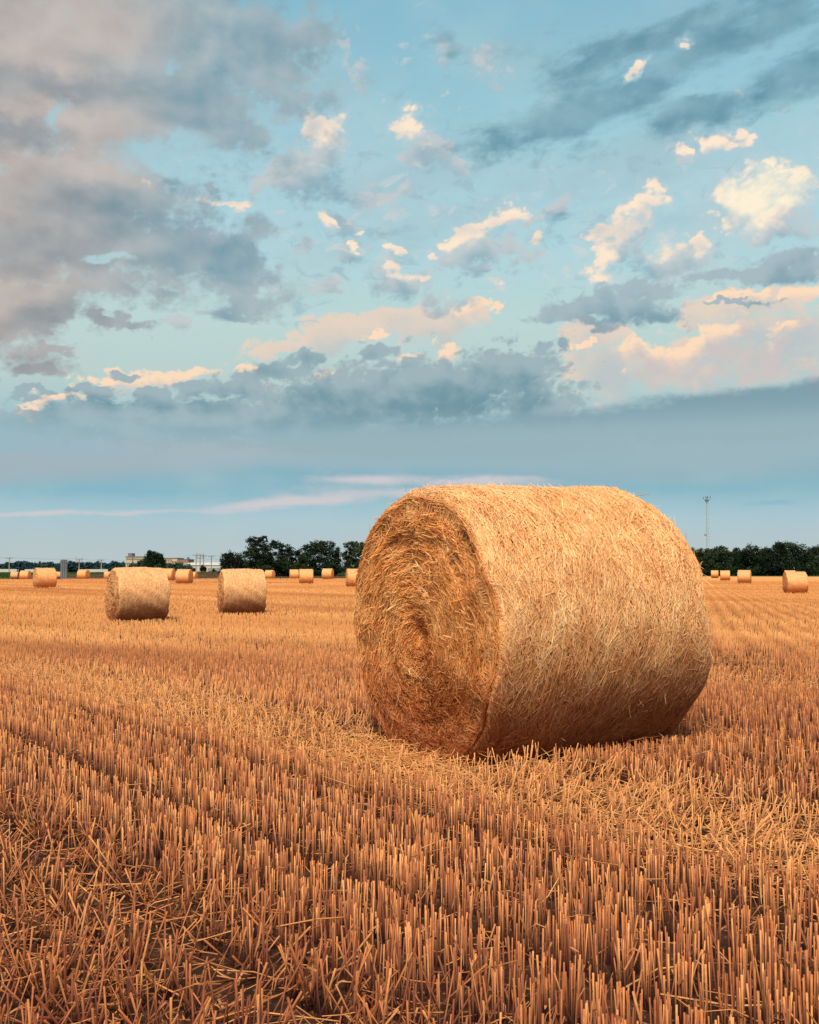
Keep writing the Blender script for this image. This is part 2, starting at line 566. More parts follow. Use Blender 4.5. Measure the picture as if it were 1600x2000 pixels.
class MB:
    """collects boxes, bars and tubes for one mesh"""
    def __init__(self):
        self.v = []
        self.f = []

    def box(self, c, s, rz=0.0):
        cx, cy, cz = c
        hx, hy, hz = s[0] / 2, s[1] / 2, s[2] / 2
        b = len(self.v)
        cr, sr = math.cos(rz), math.sin(rz)
        for dx in (-hx, hx):
            for dy in (-hy, hy):
                for dz in (-hz, hz):
                    self.v.append((cx + dx * cr - dy * sr, cy + dx * sr + dy * cr, cz + dz))
        for q in ((0, 1, 3, 2), (4, 6, 7, 5), (0, 4, 5, 1), (2, 3, 7, 6), (0, 2, 6, 4), (1, 5, 7, 3)):
            self.f.append(tuple(b + i for i in q))
        return self

    def bar(self, p, q, r, r2=None, n=6):
        p, q = Vector(p), Vector(q)
        r2 = r if r2 is None else r2
        d = (q - p).normalized()
        a = d.orthogonal().normalized()
        c = d.cross(a)
        b = len(self.v)
        for k in range(n):
            t = 2 * math.pi * k / n
            o = a * math.cos(t) + c * math.sin(t)
            self.v.append(tuple(p + o * r))
            self.v.append(tuple(q + o * r2))
        for k in range(n):
            k2 = (k + 1) % n
            self.f.append((b + 2 * k, b + 2 * k2, b + 2 * k2 + 1, b + 2 * k + 1))
        self.f.append(tuple(b + 2 * k for k in reversed(range(n))))
        self.f.append(tuple(b + 2 * k + 1 for k in range(n)))
        return self

    def build(self, name, mat, parent=None):
        me = bpy.data.meshes.new(name)
        me.from_pydata(self.v, [], self.f)
        me.update()
        return part(name, me, mat, parent)


# ------------------------------------------------------------------ materials
def base_mat(name):
    m = bpy.data.materials.new(name)
    m.use_nodes = True
    T = NT(m.node_tree)
    b = T.n['Principled BSDF']
    b.inputs['Roughness'].default_value = .8
    b.inputs['Specular IOR Level'].default_value = .25
    return m, T, b


def simple_mat(name, col, var=.25, scale=2.0, rough=.7):
    """one colour, broken up by grime"""
    m, T, b = base_mat(name)
    tc = T.n.new('ShaderNodeTexCoord')
    n = T.noise(tc.outputs['Object'], scale, 5, .6)
    c = lin(col)
    d = tuple(v * (1 - var) for v in c[:3]) + (1,)
    T.l.new(T.mix(T.smooth(n, .3, .7), d, c), b.inputs['Base Color'])
    b.inputs['Roughness'].default_value = rough
    return m


def straw_mat(name, dark, mid, lite, root=None, rough=.55, far=None):
    """straw: every stalk has its own tone (attribute rnd); 'h' runs along it"""
    m, T, b = base_mat(name)
    a = T.n.new('ShaderNodeAttribute')
    a.attribute_name = 'rnd'
    r = a.outputs['Fac']
    col = T.ramp(r, [(0, dark), (.45, mid), (1, lite)])
    geo = T.n.new('ShaderNodeNewGeometry')
    n = T.noise(geo.outputs['Position'], 60, 3, .6)
    if far:
        away = T.smooth(T.vmath('LENGTH', geo.outputs['Position']), 7, 26)
        col = T.mix(away, col, T.ramp(r, [(0, far[0]), (.45, far[1]), (1, far[2])]))
    col = T.mix(T.smooth(n, .35, .75, 0, .35), col, tuple(v * .55 for v in dark[:3]) + (1,))
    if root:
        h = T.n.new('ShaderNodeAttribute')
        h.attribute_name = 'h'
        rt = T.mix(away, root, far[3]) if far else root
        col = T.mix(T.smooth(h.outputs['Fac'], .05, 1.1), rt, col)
    T.l.new(col, b.inputs['Base Color'])
    b.inputs['Roughness'].default_value = rough
    return m


# ------------------------------------------------------------------ terrain
und = SineNoise(5, .35)
und2 = SineNoise(6, .06)


def interp(x, xs, ys):
    return np.interp(x, xs, ys)


def ground_z(x, y):
    x = np.asarray(x, float)
    y = np.asarray(y, float)
    d = np.hypot(x, y)
    yy = np.where(y > 0, d, -d)
    left = interp(yy, [-200, 0, 7.5, 12, 18, 25, 33, 120, 143, 170, 190, 205, 216, 240, 300, 330, 430, 6000],
                  [0, 0, 0, -.09, -.24, -.38, -.45, -.45, -.47, -.76, -.97, -1.12, -1.12, -.60, -.32, -1.5, -3.0, -3.0])
    right = interp(yy, [-200, 0, 7.5, 12, 18, 25, 50, 80, 120, 160, 190, 250, 300, 330, 430, 6000],
                   [0, 0, 0, -.09, -.24, -.38, -.55, -.70, -.62, -.76, -.84, -.80, -.80, -1.2, -3.0, -3.0])
    t = sstep(0, 1, (x / np.maximum(np.abs(y), 1) - .12) / .12)
    z = left * (1 - t) + right * t
    z = z + .018 * und(x, y) * sstep(1, 6, d) * (1 - sstep(60, 120, d)) + .05 * und2(x, y) * sstep(20, 60, d) * (1 - sstep(90, 130, d))
    return z


def gz(x, y):
    return float(ground_z(x, y))


# rows of the drill: direction and across-direction
ROW_AZ = R_(-38.5)
RD = np.array([math.sin(ROW_AZ), math.cos(ROW_AZ)])
RN = np.array([math.cos(ROW_AZ), -math.sin(ROW_AZ)])     # s grows away from the camera to the right
ROW2_AZ = R_(15.5)
RD2 = np.array([math.sin(ROW2_AZ), math.cos(ROW2_AZ)])
RN2 = np.array([math.cos(ROW2_AZ), -math.sin(ROW2_AZ)])
wig = SineNoise(21, .35)
patch = SineNoise(22, .22)
patch2 = SineNoise(25, .9)
stk = SineNoise(31, 1.6, 14)
stk2 = SineNoise(32, 1.3, 14)


def flat_amount(x, y):
    """0 standing stubble .. 1 run over and lying: the wheel tracks"""
    s = x * RN[0] + y * RN[1]
    t = x * RD[0] + y * RD[1]
    w = .16 * wig(t, 0 * t)
    a = 1 - sstep(.36, .62, np.abs(s + w - 3.47))
    b = 1 - sstep(1.38, 1.62, s + w * .6)
    c = 1 - sstep(.30, .60, np.abs(s + w - 8.3))
    c = c * .7
    return np.clip(np.maximum(np.maximum(a, b), c), 0, 1)


def build_ground():
    rings = np.concatenate([[0.0], np.geomspace(.6, 12, 70), np.geomspace(12.3, 330, 150)[0:], np.geomspace(345, 9000, 40)])
    az = np.unique(np.concatenate([np.arange(-40, 40.01, .5), np.arange(-180, 180, 4.0)]))
    A, Rr = np.meshgrid(np.radians(az), rings)
    X, Y = Rr * np.sin(A), Rr * np.cos(A)
    Z = ground_z(X, Y)
    co = np.stack([X, Y, Z], -1).reshape(-1, 3)
    nr, na = X.shape
    idx = np.arange(nr * na).reshape(nr, na)
    nxt = np.roll(idx, -1, 1)
    q = np.stack([idx[:-1], idx[1:], nxt[1:], nxt[:-1]], -1).reshape(-1, 4)
    me = bpy.data.meshes.new("ground")
    mesh_from(me, co, q[na:], True)
    # the innermost ring as triangles
    m, T, b = base_mat("ground_soil")
    geo = T.n.new('ShaderNodeNewGeometry')
    P = geo.outputs['Position']
    x, y, z = T.sep(P)
    dist = T.vmath('LENGTH', T.vmath('MULTIPLY', P, (1, 1, 0)))
    # near soil under the stubble
    n1 = T.noise(P, 9, 6, .65)
    n2 = T.noise(P, 45, 4, .6)
    soil = T.ramp(n1, [(.3, (.020, .010, .008, 1)), (.55, (.055, .026, .016, 1)), (.75, (.13, .062, .028, 1))])
    lit = T.mix(T.smooth(n2, .56, .70), soil, (.33, .17, .065, 1))
    # far field: stubble too small to see one by one, long streaks along the rows
    ux = T.vmath('DOT_PRODUCT', P, (RN[0], RN[1], 0))
    uy = T.vmath('DOT_PRODUCT', P, (RD[0], RD[1], 0))
    st = T.noise(T.comb(T.mul(ux, 1.0), T.mul(uy, .12)), .55, 5, .6)
    st2 = T.noise(T.comb(T.mul(x, .05), T.mul(y, .35)), .5, 5, .6)
    st3 = T.noise(P, 1.6, 4, .7)
    far = T.ramp(T.math('MULTIPLY_ADD', st3, .35, T.math('MULTIPLY_ADD', st2, .4, T.mul(st, .35))),
                 [(.34, (.45, .205, .056, 1)), (.50, (.67, .335, .100, 1)), (.66, (.78, .425, .142, 1))])
    col = T.mix(T.smooth(dist, 16, 75), lit, far)
    # beyond the far edge of the field
    xr = T.math('DIVIDE', x, T.mx(T.math('ABSOLUTE', y), 1.0))
    right = T.smooth(xr, .1, .25)
    fe = T.rng(right, 0, 1, 206, 247)
    soil2 = T.mix(T.noise(P, .12, 4, .6), (.10, .050, .034, 1), (.17, .095, .060, 1))
    soil2 = T.mix(right, soil2, (.13, .12, .12, 1))
    col = T.mix(T.smooth(T.sub(dist, fe), -.5, 1.0), col, soil2)
    crop = T.mix(T.noise(P, .2, 4, .7), (.02, .055, .010, 1), (.055, .12, .025, 1))
    cs = T.add(T.rng(T.smooth(xr, -.395, -.385), 0, 1, -38, 0), T.rng(right, 0, 1, 241, 254))
    col = T.mix(T.smooth(T.sub(dist, cs), -.5, 1.0), col, crop)
    col = T.mix(T.smooth(dist, 400, 1500), col, (.05, .10, .06, 1))
    T.l.new(col, b.inputs['Base Color'])
    b.inputs['Roughness'].default_value = .95
    b.inputs['Specular IOR Level'].default_value = .1
    bump = T.n.new('ShaderNodeBump')
    bump.inputs['Strength'].default_value = .6
    bump.inputs['Distance'].default_value = .03
    T.l.new(T.add(n1, T.mul(n2, .4)), bump.inputs['Height'])
    T.l.new(bump.outputs[0], b.inputs['Normal'])
    me.materials.append(m)
    o = part("ground", me)
    tag(o, kind='structure')


build_ground()

BALE_C = (.6727, 6.0575)
BALE_YAW = R_(30.98)
BALE_TILT = R_(1.47)
BALE_R = .766
BALE_L = 1.432


def bale_dist(x, y):
    """distance of a ground point outside the near bale's footprint"""
    dx, dy = x - BALE_C[0], y - BALE_C[1]
    u = np.abs(dx * math.cos(BALE_YAW) + dy * math.sin(BALE_YAW)) - BALE_L / 2
    v = np.abs(-dx * math.sin(BALE_YAW) + dy * math.cos(BALE_YAW)) - .30
    return np.maximum(u, v)


def tubes(P0, P1, r0, r1, sides, rnd, h0, h1, name, caps=True, mid=None):
    """many straight (or once bent, with mid) stalks in one mesh. P0, P1: (n,3)"""
    n = len(P0)
    pts = [P0, P1] if mid is None else [P0, mid, P1]
    k = len(pts)
    D = P1 - P0
    D /= np.linalg.norm(D, axis=1, keepdims=True) + 1e-9
    ref = np.where(np.abs(D[:, 2:3]) > .9, np.array([[1.0, 0, 0]]), np.array([[0, 0, 1.0]]))
    A = np.cross(D, ref)
    A /= np.linalg.norm(A, axis=1, keepdims=True) + 1e-9
    B = np.cross(D, A)
    ph = rng.uniform(0, 2 * np.pi, n)
    rs = np.linspace(0, 1, k)
    vs = []
    for j, p in enumerate(pts):
        rad = (r0 * (1 - rs[j]) + r1 * rs[j])[:, None]
        for s in range(sides):
            t = ph + 2 * np.pi * s / sides
            vs.append(p + rad * (A * np.cos(t)[:, None] + B * np.sin(t)[:, None]))
    V = np.stack(vs, 1)                         # n, k*sides, 3
    m = k * sides
    base = (np.arange(n) * m)[:, None]
    fs = []
    for j in range(k - 1):
        for s in range(sides):
            s2 = (s + 1) % sides
            fs.append(base + np.array([[j * sides + s, j * sides + s2, (j + 1) * sides + s2, (j + 1) * sides + s]]))
    if caps and sides == 4:
        fs.append(base + np.array([[(k - 1) * sides + s for s in range(4)]]))
    Q = np.stack(fs, 1).reshape(-1, 4)
    me = bpy.data.meshes.new(name)
    mesh_from(me, V.reshape(-1, 3), Q)
    at_ = me.attributes.new('rnd', 'FLOAT', 'POINT')
    at_.data.foreach_set('value', np.repeat(rnd, m).astype(np.float32))
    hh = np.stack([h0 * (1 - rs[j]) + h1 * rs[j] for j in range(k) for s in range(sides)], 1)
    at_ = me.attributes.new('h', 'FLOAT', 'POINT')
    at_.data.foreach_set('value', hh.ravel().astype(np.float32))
    return me


def build_stubble():
    # sample ground points: density falls with distance, so near stems are all there
    def sample(n, r0, r1, p, half=.56):
        """density along r ~ r**(1-p)"""
        u = rng.random(n)
        e = 2 - p
        r = (r0 ** e + u * (r1 ** e - r0 ** e)) ** (1 / e)
        a = rng.uniform(-half, half, n)
        return r * np.sin(a), r * np.cos(a), r
    parts = []
    # near zone (1.4 .. 9 m): true density; then thinning out to 150 m
    x, y, r = sample(38000, 1.5, 9, .5, .62)
    parts.append((x, y, r))
    x, y, r = sample(185000, 9, 150, 1.7, .50)
    parts.append((x, y, r))
    X = np.concatenate([p[0] for p in parts])
    Y = np.concatenate([p[1] for p in parts])
    Rr = np.concatenate([p[2] for p in parts])
    n = len(X)
    # snap to drill rows
    zone2 = (X > 2.2 + .12 * Y) & (Y > 13)
    s = X * RN[0] + Y * RN[1]
    t = X * RD[0] + Y * RD[1]
    sp = .165
    rowpos = np.cumsum(np.tile([.135, .135, .145, .235], 600)) - 165
    ri = np.searchsorted((rowpos[1:] + rowpos[:-1]) / 2, s)
    s_row = rowpos[np.clip(ri, 0, len(rowpos) - 1)] + rng.normal(0, .011, n) + .02 * wig(t * .8, s * .1)
    loose = rng.random(n) < .035
    s1 = np.where(loose, s, s_row)
    # clumped along the row
    t = t + .02 * np.sin(t * 75 + s_row * 40) + rng.normal(0, .006, n)
    X1, Y1 = s1 * RN[0] + t * RD[0], s1 * RN[1] + t * RD[1]
    s2 = X * RN2[0] + Y * RN2[1]
    t2 = X * RD2[0] + Y * RD2[1]
    s2r = np.where(rng.random(n) < .3, s2, np.round(s2 / .5) * .5 + rng.normal(0, .14, n))
    X2, Y2 = s2r * RN2[0] + t2 * RD2[0], s2r * RN2[1] + t2 * RD2[1]
    X = np.where(zone2, X2, X1)
    Y = np.where(zone2, Y2, Y1)
    Rr = np.hypot(X, Y)
    fl = flat_amount(X, Y) * ~zone2
    bd = bale_dist(X, Y)
    keep = (Rr > 1.45) & (bd > 0.0)
    for (bx, by) in BALE_SPOTS:
        keep &= (np.hypot(X - bx, Y - by) > .85)
    keep &= rng.random(n) > fl * np.where(X * RN[0] + Y * RN[1] < 2.6, .34, .30)
    keep &= (patch2(X * 2.2, Y * 2.2) > -1.15) | (Rr > 20)
    X, Y, Rr, fl, bd, zone2 = X[keep], Y[keep], Rr[keep], fl[keep], bd[keep], zone2[keep]
    n = len(X)
    # heights and lean
    H = .158 + .012 * patch(X, Y) + rng.normal(0, .012, n)
    H = H * np.where(rng.random(n) < .13, rng.uniform(.4, .9, n), 1)
    lean = np.abs(rng.normal(0, .055, n))
    lean = np.where(rng.random(n) < .07, rng.uniform(.1, .5, n), lean)
    fr = rng.random(n) < fl * .9
    lean = np.where(fr, np.where(rng.random(n) < .72, rng.uniform(.10, .80, n), rng.uniform(.7, 1.35, n)), lean)
    H = np.where(fr, H * rng.uniform(.75, 1.5, n), H)
    # pressed stems in front of the bale's end
    ex = (X - BALE_C[0]) * math.cos(BALE_YAW) + (Y - BALE_C[1]) * math.sin(BALE_YAW)
    ey = -(X - BALE_C[0]) * math.sin(BALE_YAW) + (Y - BALE_C[1]) * math.cos(BALE_YAW)
    press = (1 - sstep(.95, 1.5, np.abs(ex))) * (1 - sstep(.45, .9, np.abs(ey)))
    pr = (ex < -.65) & (rng.random(n) < press * .35)
    lean = np.where(pr, rng.uniform(.7, 1.35, n), lean)
    H = H * (1 - .30 * press)
    near_b = (bd < .10)
    lean = np.where(near_b, lean + rng.uniform(0, .35, n), lean)
    la = rng.uniform(0, 2 * np.pi, n)
    # wheel tracks: stems pushed roughly one way
    push = math.atan2(RD[1], RD[0]) + math.pi
    la = np.where(fr & (rng.random(n) < .45), push + rng.normal(0, .8, n), la)
    grow = np.clip(Rr / 9, 1, None)
    thick = rng.uniform(.0014, .0029, n) * grow ** .95
    thick = np.minimum(thick, .028)
    Z = ground_z(X, Y)
    P0 = np.stack([X, Y, Z - .01], 1)
    dirv = np.stack([np.sin(lean) * np.cos(la), np.sin(lean) * np.sin(la), np.cos(lean)], 1)
    P1 = P0 + dirv * (H + .01)[:, None]
    sx = X * RN[0] + Y * RN[1]
    rnd = np.clip(rng.beta(1.5, 1.7, n) + .12 * patch(X * 1.5, Y * 1.5) + .50 * fl * (sx > 2.6) - .14 * (1 - sstep(1.6, 3.4, Rr - .3)) + .10 * (1 - sstep(1.5, 2.0, sx)) * (rng.random(n) < .4), 0, 1)
    # far off single stems cannot be told apart: streaks along the rows carry the tone
    tt = X * RD[0] + Y * RD[1]
    streak = .55 * stk(sx * 1.0, tt * .05) + .45 * stk2(X * .10, Y * .30) + .4 * stk2(sx * .9 + 7, tt * .035)
    w_ = sstep(5.5, 19, Rr)
    ph2 = X * RN2[0] + Y * RN2[1]
    streak = np.where(zone2, streak * .6 + .38 * np.cos(2 * np.pi * ph2 / .5) * (1 - sstep(60, 110, Rr)), streak)
    rnd = np.clip(rnd * (1 - .72 * w_) + w_ * (.30 + .42 * streak), 0, 1)
    rnd = np.clip(rnd + .10 * (1 - w_) * stk(sx * 1.4, tt * .15), 0, 1)
    close = Rr < 12
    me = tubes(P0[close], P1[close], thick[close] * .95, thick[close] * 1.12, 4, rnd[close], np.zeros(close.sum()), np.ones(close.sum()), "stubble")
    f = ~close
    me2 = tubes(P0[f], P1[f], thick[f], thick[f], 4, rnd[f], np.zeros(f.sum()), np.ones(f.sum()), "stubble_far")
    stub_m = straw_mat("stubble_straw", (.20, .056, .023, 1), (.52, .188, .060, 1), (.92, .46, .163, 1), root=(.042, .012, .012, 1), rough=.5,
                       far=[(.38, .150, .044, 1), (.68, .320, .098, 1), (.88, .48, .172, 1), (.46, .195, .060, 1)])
    o = part("stubble", me, stub_m)
    tag(o, "short upright golden stubble left in rows across the field", "stubble", kind='stuff')
    far_m = stub_m
    o2 = part("distant_stubble", me2, far_m)
    tag(o2, "golden stubble of the farther field around the distant bales", "stubble", kind='stuff')

    # dry leaf blades hanging on the stems near the camera
    sel = np.where(close & (Rr < 6.5) & (rng.random(n) < .30))[0]
    m_ = len(sel)
    b0 = P0[sel] + dirv[sel] * (H[sel] * rng.uniform(.15, .85, m_))[:, None]
    aa = rng.uniform(0, 2 * np.pi, m_)
    ln = rng.uniform(.02, .075, m_)
    out = np.stack([np.cos(aa), np.sin(aa), np.zeros(m_)], 1)
    up = rng.uniform(-.2, .7, m_)
    b1 = b0 + out * (ln * .45)[:, None] + np.array([[0, 0, 1.0]]) * (ln * up * .5)[:, None]
    b2 = b0 + out * (ln * .8)[:, None] - np.array([[0, 0, 1.0]]) * (ln * rng.uniform(.0, 1.0, m_) * .8)[:, None]
    side = np.stack([-np.sin(aa), np.cos(aa), rng.normal(0, .4, m_)], 1)
    w = rng.uniform(.0012, .0034, m_)[:, None]
    V = np.stack([b0 - side * w, b0 + side * w, b1 - side * w, b1 + side * w, b2 - side * w * .2, b2 + side * w * .2], 1)
    bs = (np.arange(m_) * 6)[:, None]
    Q = np.stack([bs + np.array([[0, 1, 3, 2]]), bs + np.array([[2, 3, 5, 4]])], 1).reshape(-1, 4)
    me = bpy.data.meshes.new("dry_leaf_litter")
    mesh_from(me, V.reshape(-1, 3), Q)
    at_ = me.attributes.new('rnd', 'FLOAT', 'POINT')
    at_.data.foreach_set('value', np.repeat(rng.random(m_), 6).astype(np.float32))
    leaf_m = straw_mat("dry_leaf", (.14, .05, .02, 1), (.34, .14, .05, 1), (.60, .30, .12, 1))
    tag(part("dry_leaves", me, leaf_m), "curled dry leaf blades on the stubble stems", "dry leaves", kind='stuff')

    # loose straw lying about: everywhere a little, much in the wheel tracks
    x1, y1, r1 = sample(84000, 1.5, 14, .45, .60)
    f1 = flat_amount(x1, y1)
    bd1 = bale_dist(x1, y1)
    k = (rng.random(len(x1)) < .09 + .80 * f1 * np.where(x1 * RN[0] + y1 * RN[1] > 2.6, .85, .20)) | ((bd1 < .5) & (rng.random(len(x1)) < .28))
    k &= bd1 > -.1
    x1, y1, r1, f1 = x1[k], y1[k], r1[k], f1[k]
    # a heap of dropped straw along the foot of the near bale
    nh = 1100
    hx = rng.uniform(-.80, .80, nh)
    hy = rng.normal(0, .42, nh)
    front = rng.random(nh) < .55
    hx = np.where(front, -.76 - np.abs(rng.normal(0, .18, nh)), hx)
    hy = np.where(front, hy * .75, -.36 - np.abs(rng.normal(0, .16, nh)))
    cb, sb = math.cos(BALE_YAW), math.sin(BALE_YAW)
    x1 = np.concatenate([x1, BALE_C[0] + hx * cb - hy * sb])
    y1 = np.concatenate([y1, BALE_C[1] + hx * sb + hy * cb])
    r1 = np.hypot(x1, y1)
    f1 = flat_amount(x1, y1)
    heap = np.arange(len(x1)) >= len(x1) - nh
    m_ = len(x1)
    L = rng.uniform(.04, .20, m_) * np.where(rng.random(m_) < .12, 1.6, 1)
    el = np.abs(rng.normal(0, .22, m_))
    a = rng.uniform(0, 2 * np.pi, m_)
    base = ground_z(x1, y1) + rng.uniform(.004, .05, m_) * (1 - .2 * f1) + (rng.random(m_) < .12) * rng.uniform(0, .09, m_)
    base = base + heap * rng.uniform(0, .03, m_)
    p0 = np.stack([x1, y1, base], 1)
    dv = np.stack([np.cos(a) * np.cos(el), np.sin(a) * np.cos(el), np.sin(el)], 1)
    p1 = p0 + dv * L[:, None]
    mid = (p0 + p1) / 2 + rng.normal(0, 1, (m_, 3)) * (L * rng.uniform(.01, .13, m_))[:, None]
    th = rng.uniform(.0011, .0027, m_) * np.clip(r1 / 8, 1, None)
    s_ = x1 * RN[0] + y1 * RN[1]
    rn = np.clip(rng.beta(2, 1.8, m_) + np.where(s_ > 2.6, .28 * f1, -.10), 0, 1)
    me = tubes(p0, p1, th, th * .85, 4, rn, np.ones(m_), np.ones(m_), "loose_straw", mid=mid)
    loose_m = straw_mat("loose_straw", (.28, .090, .030, 1), (.64, .275, .088, 1), (.92, .52, .20, 1))
    tag(part("loose_straw", me, loose_m), "loose cut straw lying in the wheel tracks and between the rows", "loose straw", kind='stuff')


# ------------------------------------------------------------------ round bales
BALE_SPOTS = []

def bale_meshes(R, L, n_side, n_end, n_back, seed, blade_w, fine=True, stray=260):
    """the wound side and the two spiral ends of a round bale. Axis = local X, centre = origin.
    The end at -X is the one built in detail."""
    rg = np.random.default_rng(seed)
    lump = SineNoise(seed + 1, 2.2, 9)
    lump2 = SineNoise(seed + 2, 9, 12)
    ring = SineNoise(seed + 3, 1.0, 8)

    def rad(th, a):
        """radius at angle th (0 = up), a in -1..1 along the axis"""
        e = np.abs(a)
        r = R * (1 - .014 * sstep(.84, 1.0, e) - .014 * e ** 8 - .026 * sstep(.94, 1.0, e))
        r = r + R * (.014 * lump(np.sin(th) * 2, np.cos(th) * 2 + a * 1.3) + .010 * lump2(np.sin(th), np.cos(th) + a * .5))
        # sags a little onto the ground
        c = np.cos(th)
        r = r * (1 - .022 * sstep(-.82, -1.0, c))
        return r

    def side_pt(th, a, h):
        r = rad(th, a) + h
        edge = R / .766 * (.018 * lump(np.sin(th) * 3 + 9, np.cos(th) * 3) + .006 * lump2(np.sin(th) * 2, np.cos(th) * 2))
        return np.stack([a * (L / 2 + edge * np.abs(a) ** 3) + np.zeros_like(th), r * np.sin(th), r * np.cos(th)], -1)

    # centre of the winding is a bit off the middle
    cy0, cz0 = .05 * R, -.03 * R

    def end_depth(rho, ph):
        """how far the end lies inside the rim plane (m)"""
        d = .014 + .011 * ring(rho * 40, np.zeros_like(rho)) + .012 * lump(np.cos(ph) * rho * 3, np.sin(ph) * rho * 3 + 4)
        d = d + .014 * lump2(np.cos(ph) * rho * 1.5, np.sin(ph) * rho * 1.5)
        d = d + .060 * np.exp(-(rho / .09) ** 2) + .03 * np.exp(-(rho / .25) ** 2)
        d = d + .013 * sstep(.80, .93, rho) * np.clip(np.sin(ph), 0, 1)
        d = d * (1 - .75 * sstep(.92, 1.0, rho))
        return np.maximum(d * (R / .766), .004)

    def end_pt(rho, ph, h, sgn):
        """rho 0..1, ph: angle (0 = +Y); h outwards"""
        th = np.pi / 2 - ph
        rr = rad(th, np.full_like(rho, sgn * .985)) * .985
        cen = (1 - rho)
        y = rho * rr * np.cos(ph) + cen * cy0
        z = rho * rr * np.sin(ph) + cen * cz0
        edge = R / .766 * (.018 * lump(np.sin(th) * 3 + 9, np.cos(th) * 3) + .006 * lump2(np.sin(th) * 2, np.cos(th) * 2))
        x = sgn * (L / 2 + edge * rho ** 2 - end_depth(rho, ph) + h)
        return np.stack([x + np.zeros_like(rho), y, z], -1)

    # --- cores
    nt, na = (200, 70) if fine else (72, 26)
    TH, AA = np.meshgrid(np.linspace(0, 2 * np.pi, nt, endpoint=False), np.linspace(-1, 1, na), indexing='ij')
    co = side_pt(TH, AA, -.004).reshape(-1, 3)
    idx = np.arange(nt * na).reshape(nt, na)
    nx = np.roll(idx, -1, 0)
    q = np.stack([idx[:, :-1], nx[:, :-1], nx[:, 1:], idx[:, 1:]], -1).reshape(-1, 4)
    side_core = (co, q)

    def disc(sgn):
        nr_, np_ = (70, 180) if fine else (18, 60)
        RH, PH = np.meshgrid(np.linspace(0.002, 1.0, nr_), np.linspace(0, 2 * np.pi, np_, endpoint=False), indexing='ij')
        c = end_pt(RH, PH, 0, sgn).reshape(-1, 3)
        i_ = np.arange(nr_ * np_).reshape(nr_, np_)
        n_ = np.roll(i_, -1, 1)
        q_ = np.stack([i_[:-1], i_[1:], n_[1:], n_[:-1]], -1).reshape(-1, 4)
        return c, q_

    def blades(fn, n, ln, w, lift, seedv):
        """folded strips of three cross sections. fn(k) -> three point arrays + normal arrays"""
        pts, nor, tan = fn
        Vs = []
        for j in range(3):
            T_ = tan[j]
            N_ = nor[j]
            Sd = np.cross(T_, N_)
            Sd /= np.linalg.norm(Sd, axis=1, keepdims=True) + 1e-9
            ww = w[:, None] * (1.0 if j < 2 else .7)
            Vs += [pts[j] - Sd * ww, pts[j] + N_ * ww * .8, pts[j] + Sd * ww]
        V = np.stack(Vs, 1)
        b_ = (np.arange(n) * 9)[:, None]
        Q = []
        for j in range(2):
            for s in range(2):
                Q.append(b_ + np.array([[3 * j + s, 3 * j + s + 1, 3 * j + s + 4, 3 * j + s + 3]]))
        return V.reshape(-1, 3), np.stack(Q, 1).reshape(-1, 4)

    def norm(v):
        return v / (np.linalg.norm(v, axis=1, keepdims=True) + 1e-9)

    def side_blades(n):
        th = rg.uniform(0, 2 * np.pi, n)
        a = rg.uniform(-1.0, 1.0, n)
        a = np.where(rg.random(n) < .08, np.sign(a) * rg.uniform(.88, .98, n), a)
        ln = rg.uniform(.035, .135, n) * R / .766
        ang = rg.normal(0, .44, n) + .03
        wild = rg.random(n) < .10
        ang = np.where(wild, rg.uniform(-1.5, 1.5, n), ang)
        base = rg.uniform(-.003, .010, n) * (1 if fine else 2)
        lift = np.abs(rg.normal(0, .004, n)) + (rg.random(n) < .03) * rg.uniform(.008, .030, n)
        pts = []
        for k in (-.5, 0, .5):
            t_ = th + k * ln * np.cos(ang) / R
            a_ = np.clip(a + k * ln * np.sin(ang) / (L / 2), -.985, .985)
            h = base + (lift if k > 0 else 0) + .001
            pts.append(side_pt(t_, a_, h))
        tan = [norm(pts[1] - pts[0]), norm(pts[2] - pts[0]), norm(pts[2] - pts[1])]
        nr0 = norm(pts[1] * np.array([[0, 1, 1]]))
        nr0 = norm(nr0 + rg.normal(0, .25, (n, 3)))
        w = rg.uniform(.0008, .0023, n) * np.where(rg.random(n) < .12, 1.6, 1.0) * blade_w
        rn = np.clip(rg.beta(2.3, 2.0, n) + .10 * lump(np.sin(th) * 5 + a * 6, np.cos(th) * 5), 0, 1)
        V, Q = blades((pts, [nr0] * 3, tan), n, ln, w, lift, 0)
        return V, Q, np.repeat(rn, 9)

    def end_blades(n, sgn):
        rho = np.sqrt(rg.uniform(0.0, 1, n))
        rho = np.where(rg.random(n) < .06, rg.uniform(0, .3, n), rho)
        ph = rg.uniform(0, 2 * np.pi, n)
        ln = rg.uniform(.045, .16, n) * R / .766 * (.45 + .55 * rho)
        ang = rg.normal(0, .36, n) + .10
        wild = rg.random(n) < .20 + .3 * (rho < .2)
        ang = np.where(wild, rg.uniform(-1.5, 1.5, n), ang)
        base = rg.uniform(-.004, .016, n)
        lift = np.abs(rg.normal(0, .006, n)) + (rg.random(n) < .05) * rg.uniform(.01, .035, n)
        pts = []
        for k in (-.5, 0, .5):
            rr = np.maximum(rho * R, .02)
            p_ = ph + sgn * k * ln * np.cos(ang) / rr
            r_ = np.clip(rho + k * ln * np.sin(ang) / R, 0.0, 1.0)
            pts.append(end_pt(r_, p_, base + (lift if k > 0 else 0), sgn))
        tan = [norm(pts[1] - pts[0]), norm(pts[2] - pts[0]), norm(pts[2] - pts[1])]
        nr0 = norm(np.array([[sgn, 0, 0]]) + rg.normal(0, .35, (n, 3)))
        w = rg.uniform(.0012, .0034, n) * blade_w
